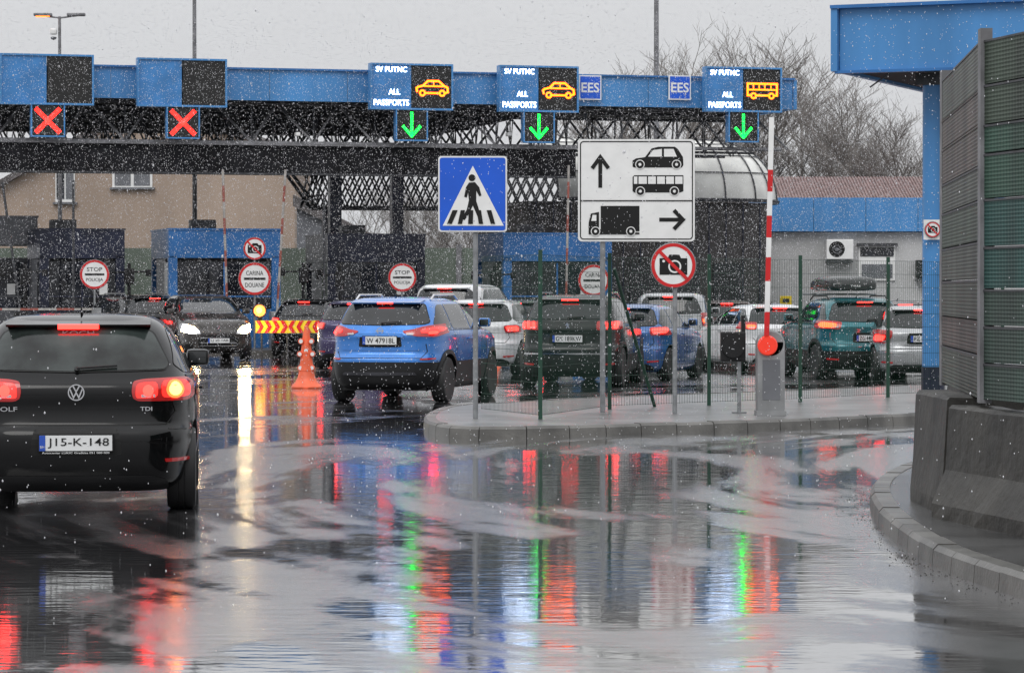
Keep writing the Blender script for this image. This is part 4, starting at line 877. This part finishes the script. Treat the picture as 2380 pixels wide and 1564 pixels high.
m=MB(); a=LX(1995,572,D,ox);b=LX(2080,652,D,ox); m.box(((a[0]+b[0])/2,-.02,(a[1]+b[1])/2),(b[0]-a[0],.1,a[1]-b[1]),'white'); cx=(a[0]+b[0])/2; hh=a[1]-b[1]
m.box((cx,-.08,a[1]-hh*.17),((b[0]-a[0])*.92,.03,hh*.26),'dglass'); m.box((cx,-.08,b[1]+hh*.27),((b[0]-a[0])*.84,.03,hh*.4),'greyp'); m.box((cx,-.1,a[1]+.04),((b[0]-a[0])*1.1,.2,.1),'steel'); m.obj('window',e)
for x0,y0,x1,y1 in((1918,557,1980,603),(2126,605,2186,645)):
    a=LX(x0,y0,D,ox);b=LX(x1,y1,D,ox); cx,cz=(a[0]+b[0])/2,(a[1]+b[1])/2; w2,h2=b[0]-a[0],a[1]-b[1]
    m=MB(); m.box((cx,-.25,cz),(w2,.35,h2),'white' if x0<2000 else 'black',ch=.02); m.ring((cx-w2*.12,cz),h2*.1,h2*.40,-.43,'ink',28); m.ring((cx-w2*.12,cz),h2*.18,h2*.22,-.434,'greyp',28); m.disc((cx-w2*.12,cz),h2*.1,-.434,'greyp',14); m.box((cx,-.2,b[1]-.08),(w2,.4,.04),'steel'); m.obj('air_conditioner',e)
q=P(1826,700,96); e=top('box','small yellow box on the office wall','box',q); m=MB(); m.box((0,0,0),(.38,.2,.33),'yellow',ch=.02); m.box((0,-.11,.02),(.2,.02,.12),'ink'); m.obj('casing',e)
D=122.; q=P(1980,700,D); e=top('house','low house with red tiled roof','house',(q.x,D,0)); ox=q.x
a=LX(1800,470,D,ox);b=LX(2240,470,D,ox); zt=LX(0,420,D,ox)[1]
MB().box(((a[0]+b[0])/2,5,a[1]/2),(b[0]-a[0]-.6,8,a[1]),'beige').obj('wall',e)
m=MB(); m.xprism([(0,a[1]-.2),(5,zt+.3),(10,a[1]-.2),(10,a[1]-.4),(0,a[1]-.4)],a[0],b[0],'tile')
for i in range(60): m.tube((a[0]+(b[0]-a[0])*i/60,0,a[1]-.18),(a[0]+(b[0]-a[0])*i/60,5,zt+.32),.05,'tile',4,caps=False)
m.obj('roof',e)
# ---------------------------------------------------------------- blue canopy at right with column
cA=P(1950,168,45.); cB=P(2380,155,43.9); cyaw=math.atan2(cB.y-cA.y,cB.x-cA.x)
e=top('canopy','bright blue canopy corner on a blue steel column','canopy',(cA.x,cA.y,0),cyaw)
zb=cA.z; zt=P(1950,22,45).z; Lc=9.
m=MB()
for i in range(3): m.box((Lc/3*(i+.5),.05,(zb+zt)/2),(Lc/3-.01,.1,zt-zb),'fascia')
m.box((-.055,3.5,(zb+zt)/2),(.1,7.2,zt-zb),'fascia'); m.box((Lc/2-.03,-.01,zt+.02),(Lc+.16,.24,.05),'fasciad'); m.box((Lc/2,-.005,zb-.01),(Lc+.1,.16,.04),'fasciad'); m.obj('fascia',e)
def loc2(wx,wy_):
    dx,dy=wx-cA.x,wy_-cA.y; c,s_=math.cos(-cyaw),math.sin(-cyaw); return dx*c-dy*s_,dx*s_+dy*c
cx,cy=loc2(P(2169,500,45.4).x,45.4)
MB().box((Lc/2,3.6,zb+.1),(Lc-.05,6.9,.12),'roofd').box((cx+2.2,cy,zb-.08),(4.6,.3,.14),'steel').obj('roof',e)
m=MB(); m.tube((cx,cy,.55),(cx,cy,zb-.1),.165,'fascia',28); m.tube((cx,cy,0),(cx,cy,.55),.175,'navy',28); m.box((cx,cy,zb-.09),(.44,.44,.18),'steel'); m.obj('column',e,smooth=30)
MB().tube((.3,.6,zb-.2),(.65,.4,zb-.02),.012,'steel').obj('conduit',e)
q=P(2167,534,45.15); e2=top('road_sign','small white no photography sign on the blue column','sign',q); w2=.13; m=MB(); m.box((0,.03,0),(w2*2,.02,w2*2.3),'white'); m.obj('plate',e2)
m2=MB(); round_plate(m2,0,0,.115); m2.obj('roundel',e2,loc=(0,-.012,0))
# ---------------------------------------------------------------- noise barrier with concrete base
def perf(name,c):
    m=mat(name,c,.45,.15,.5,2.2,streak=True); nt=m.node_tree; b=nt.nodes['Principled BSDF']; tc=nt.nodes.new('ShaderNodeTexCoord'); v=nt.nodes.new('ShaderNodeTexVoronoi'); v.inputs['Scale'].default_value=38; v.inputs['Randomness'].default_value=0.
    nt.links.new(tc.outputs['Object'],v.inputs['Vector']); bp=nt.nodes.new('ShaderNodeBump'); bp.inputs['Distance'].default_value=.012; nt.links.new(v.outputs['Distance'],bp.inputs['Height']); nt.links.new(bp.outputs[0],b.inputs['Normal']); return m
pg=[perf('perforated_%s'%k,c) for k,c in(('olive',(.035,.055,.036)),('green',(.020,.065,.042)),('teal',(.010,.060,.052)),('grey',(.052,.062,.05)),('red',(.066,.052,.045)),('brown',(.045,.055,.042)),('dark',(.022,.045,.034)))]
def wallseg(a,b,z0,z1,bands,e):
    d=Vector((b[0]-a[0],b[1]-a[1])); L_=d.length; ang=math.atan2(d.y,d.x); tot=sum(h for h,_ in bands); z=z1
    for h_,k in bands:
        m=MB(); hh=(z1-z0)*h_/tot; cz=z-hh/2; c=(L_/2,0,cz)
        m.box(c,(L_-.02,.10,hh-.014),pg[k]); m.box((L_/2,0,z-.010),(L_-.02,.112,.014),'steel' if k!=4 else pg[4])
        z-=hh
        m.obj('panel',e,loc=(a[0],a[1],0),rz=ang)
nb=top('noise_barrier','weathered green and grey noise barrier panels','wall',(0,0,0))
wa=(3.50,24.2); wb=(3.21,20.35); wc=(4.35,15.2)
z0,z1=.95,3.37
wallseg(wa,wb,z0,z1,[(1.4,3),(1,4),(1.2,4),(1,3),(1.2,0),(1.1,3),(1.2,5),(1.,4),(1.3,5)],nb)
wallseg(wb,wc,z0,z1,[(1.7,0),(1.5,0),(1.1,1),(1.7,1),(1.8,2),(1.6,2),(1.4,6),(1.4,6),(1.4,6)],nb)
for (x,y) in(wa,wb,wc): MB().box((x-.02,y-.02,(z0+z1)/2+.03),(.08,.12,z1-z0+.1),'steell').obj('post',nb)
def jersey(start,end,label,hh=.95,flare=.17):
    d=Vector((end[0]-start[0],end[1]-start[1])); L_=d.length; e=top('concrete_barrier',label,'concrete barrier',(start[0],start[1],.128),math.atan2(d.y,d.x),'concrete barrier blocks')
    h=.13
    pr=[(-h-flare,0),(-h-flare,.10),(-h-.03,.33),(-h,hh-.13-.02),(-h+.02,hh-.128),(h-.02,hh-.128),(h,hh-.15),(h+.03,.33),(h+flare,.10),(h+flare,0)]
    m=MB(); nseg=max(2,int(L_/.2)); rg=random.Random(int(L_*100)); vs=[]
    for i in range(nseg+1):
        for (a,b) in pr: vs.append((L_*i/nseg,a+rg.uniform(-.006,.006),b+(rg.uniform(-.012,.004) if b>.5 else 0)))
    k=len(pr); m.add(vs,[(i*k+j,i*k+(j+1)%k,(i+1)*k+(j+1)%k,(i+1)*k+j) for i in range(nseg) for j in range(k)]+[tuple(range(k)),tuple(range(nseg*k+k-1,nseg*k-1,-1))],'concrete'); m.obj('block',e)
jersey((3.14,22.4),(3.16,20.95),'dark stained concrete barrier block under the panels',flare=.05)
jersey((3.75,25.),(3.70,22.6),'stained concrete barrier block under the far panel',flare=.06)
jersey((3.14,20.75),(4.3,15.1),'wet stained concrete barrier block with flared foot',flare=.13,hh=.90)
# ---------------------------------------------------------------- lamp posts and masts
q=P(140,100,100); e=top('street_lamp','double-headed street lamp with one orange lit head','street lamp',(q.x,100,0))
s=70.; m=MB(); zt=CH+(HZ-40)/s; m.tube((0,0,0),(0,0,zt),.09,'steell',10,r2=.05); m.tube((0,0,zt-.05),(-.75,0,zt+.05),.03,'steell'); m.tube((0,0,zt-.05),(.75,0,zt+.05),.03,'steell'); m.obj('post',e)
m=MB(); m.box((-.55,0,zt+.06),(.6,.25,.1),'steell',ch=.03); m.box((-.55,0,zt-.0),(.45,.2,.03),'lamp_or'); m.obj('lamp_head',e); m=MB(); m.box((.55,0,zt+.06),(.6,.25,.1),'steell',ch=.03); m.obj('lamp_head',e)
m=MB(); m.box((-.2,0,CH+(HZ-75)/s),(.22,.2,.2),'white',ch=.05); m.lathe([(.0005,-.1),(.09,-.06),(.1,0),(.0005,.02)],'greyp',(-.2,0,CH+(HZ-88)/s),'z',12); m.obj('camera_dome',e)
for px,d,zt,r_ in((453,98,11.5,.075),(1525,100,12.4,.09),):
    e=top('mast','tall slim grey steel mast behind the canopy','mast',(P(px,0,d).x,d,0)); MB().tube((0,0,0),(0,0,zt+1.),r_*1.2,'steell',10,r2=r_*.8).box((0,0,zt-.4 if px>1000 else 6),(.2,.15,.2),'steell').obj('post',e)
# ---------------------------------------------------------------- trees
def gen_tree(seed,H_=11.):
    rg=random.Random(seed); tk=MB(); cw=MB()
    def br(p,d,L_,r,lv):
        n=3 if lv<3 else 2; pts=[p]
        for i in range(n):
            d=(d+Vector((rg.uniform(-1,1),rg.uniform(-1,1),rg.uniform(-.5,1)))*.17).normalized(); pts.append(pts[-1]+d*L_/n)
        for i in range(n):
            ra=r*(1-.6*i/n); rb_=r*(1-.6*(i+1)/n); (tk if lv==0 else cw).tube(pts[i],pts[i+1],ra,'bark',6 if lv<2 else 3,r2=rb_,caps=False)
        if lv>=5: return
        k=(8,6,5,4,3)[lv]
        for j in range(k):
            t=(.35 if lv==0 else .25)+(.75)*(j+rg.random()*.6)/k*.98; t=min(t,.99); i=min(int(t*n),n-1); q=pts[i].lerp(pts[i+1],t*n-i)
            a=rg.uniform(0,2*math.pi); side=Vector((math.cos(a),math.sin(a),0)); nd=(d*.7+side*rg.uniform(.5,1.0)+Vector((0,0,.25))).normalized()
            br(q,nd,L_*rg.uniform(.45,.68),max(.009,r*.5),lv+1)
    br(Vector((0,0,0)),Vector((0,0,1)),H_*.55,.15,0)
    e=top('tree','bare winter tree with fine upright twigs','tree',(0,0,0),0,'bare trees behind the border buildings')
    zz=sorted(v[2] for v in cw.v); h_=zz[int(len(zz)*.985)]; tk.obj('trunk',e,smooth=60,fix=False); cw.obj('crown',e,fix=False); return e,h_
ts=[gen_tree(3),gen_tree(11),gen_tree(23)]
lst=[(1600,108,140,0),(1750,105,145,1),(1890,145,140,2),(1990,215,135,0),(2090,280,132,1),(1440,160,150,1),(2170,320,132,2),(1690,180,150,2),(960,440,130,0),(1080,450,126,2),(1030,420,134,1),(870,440,132,2),(1930,250,150,1),(2050,330,140,2)]
used=set()
for i,(px,pt_,d,k) in enumerate(lst):
    e,hh=ts[k]; q=P(px,pt_,d); kk=q.z/hh
    if k not in used: used.add(k); e.location=(q.x,d,0); e.scale=(kk,kk,kk); e.rotation_euler=(0,0,i*1.3)
    else: clone(e,(q.x,d,0),rz=i*1.3,scale=(kk,kk,kk))
# ---------------------------------------------------------------- falling snow
N=190000
Y=(np.random.rand(N)**(1/2.6))*82+8.; X=(np.random.rand(N)*2-1)*(Y*.21+1.0); Z=np.random.rand(N)*(Y*.105+2.2)
R=np.random.uniform(.0014,.0036,N)*(1+.75*(Y/60))
oc=np.array([(1,0,0),(-1,0,0),(0,1,0),(0,-1,0),(0,0,1.8),(0,0,-1.8)]); of=np.array([(0,2,4),(2,1,4),(1,3,4),(3,0,4),(2,0,5),(1,2,5),(3,1,5),(0,3,5)])
V=(np.stack([X,Y,Z],1)[:,None,:]+oc[None]*R[:,None,None]).reshape(-1,3); Fc=(of[None]+(np.arange(N)*6)[:,None,None]).reshape(-1,3)
me=bpy.data.meshes.new('snowfall'); me.vertices.add(len(V)); me.vertices.foreach_set('co',V.ravel()); me.loops.add(Fc.size); me.loops.foreach_set('vertex_index',Fc.ravel().astype(np.int32))
me.polygons.add(len(Fc)); me.polygons.foreach_set('loop_start',np.arange(0,Fc.size,3,dtype=np.int32)); me.polygons.foreach_set('loop_total',np.full(len(Fc),3,dtype=np.int32)); me.update(calc_edges=True); me.validate()
sm=mat('snowflake',(.8,.8,.82),.6,var=.02); nt=sm.node_tree; tr=nt.nodes.new('ShaderNodeBsdfTranslucent'); tr.inputs[0].default_value=(.9,.9,.92,1); ms=nt.nodes.new('ShaderNodeMixShader'); ou=nt.nodes['Material Output']
nt.links.new(nt.nodes['Principled BSDF'].outputs[0],ms.inputs[1]); nt.links.new(tr.outputs[0],ms.inputs[2]); nt.links.new(ms.outputs[0],ou.inputs[0])
me.materials.append(sm); so_=bpy.data.objects.new('snowfall',me); COL.objects.link(so_); so_['kind']='stuff'; so_['label']='fine white snowflakes falling through the air'; so_['category']='snow'
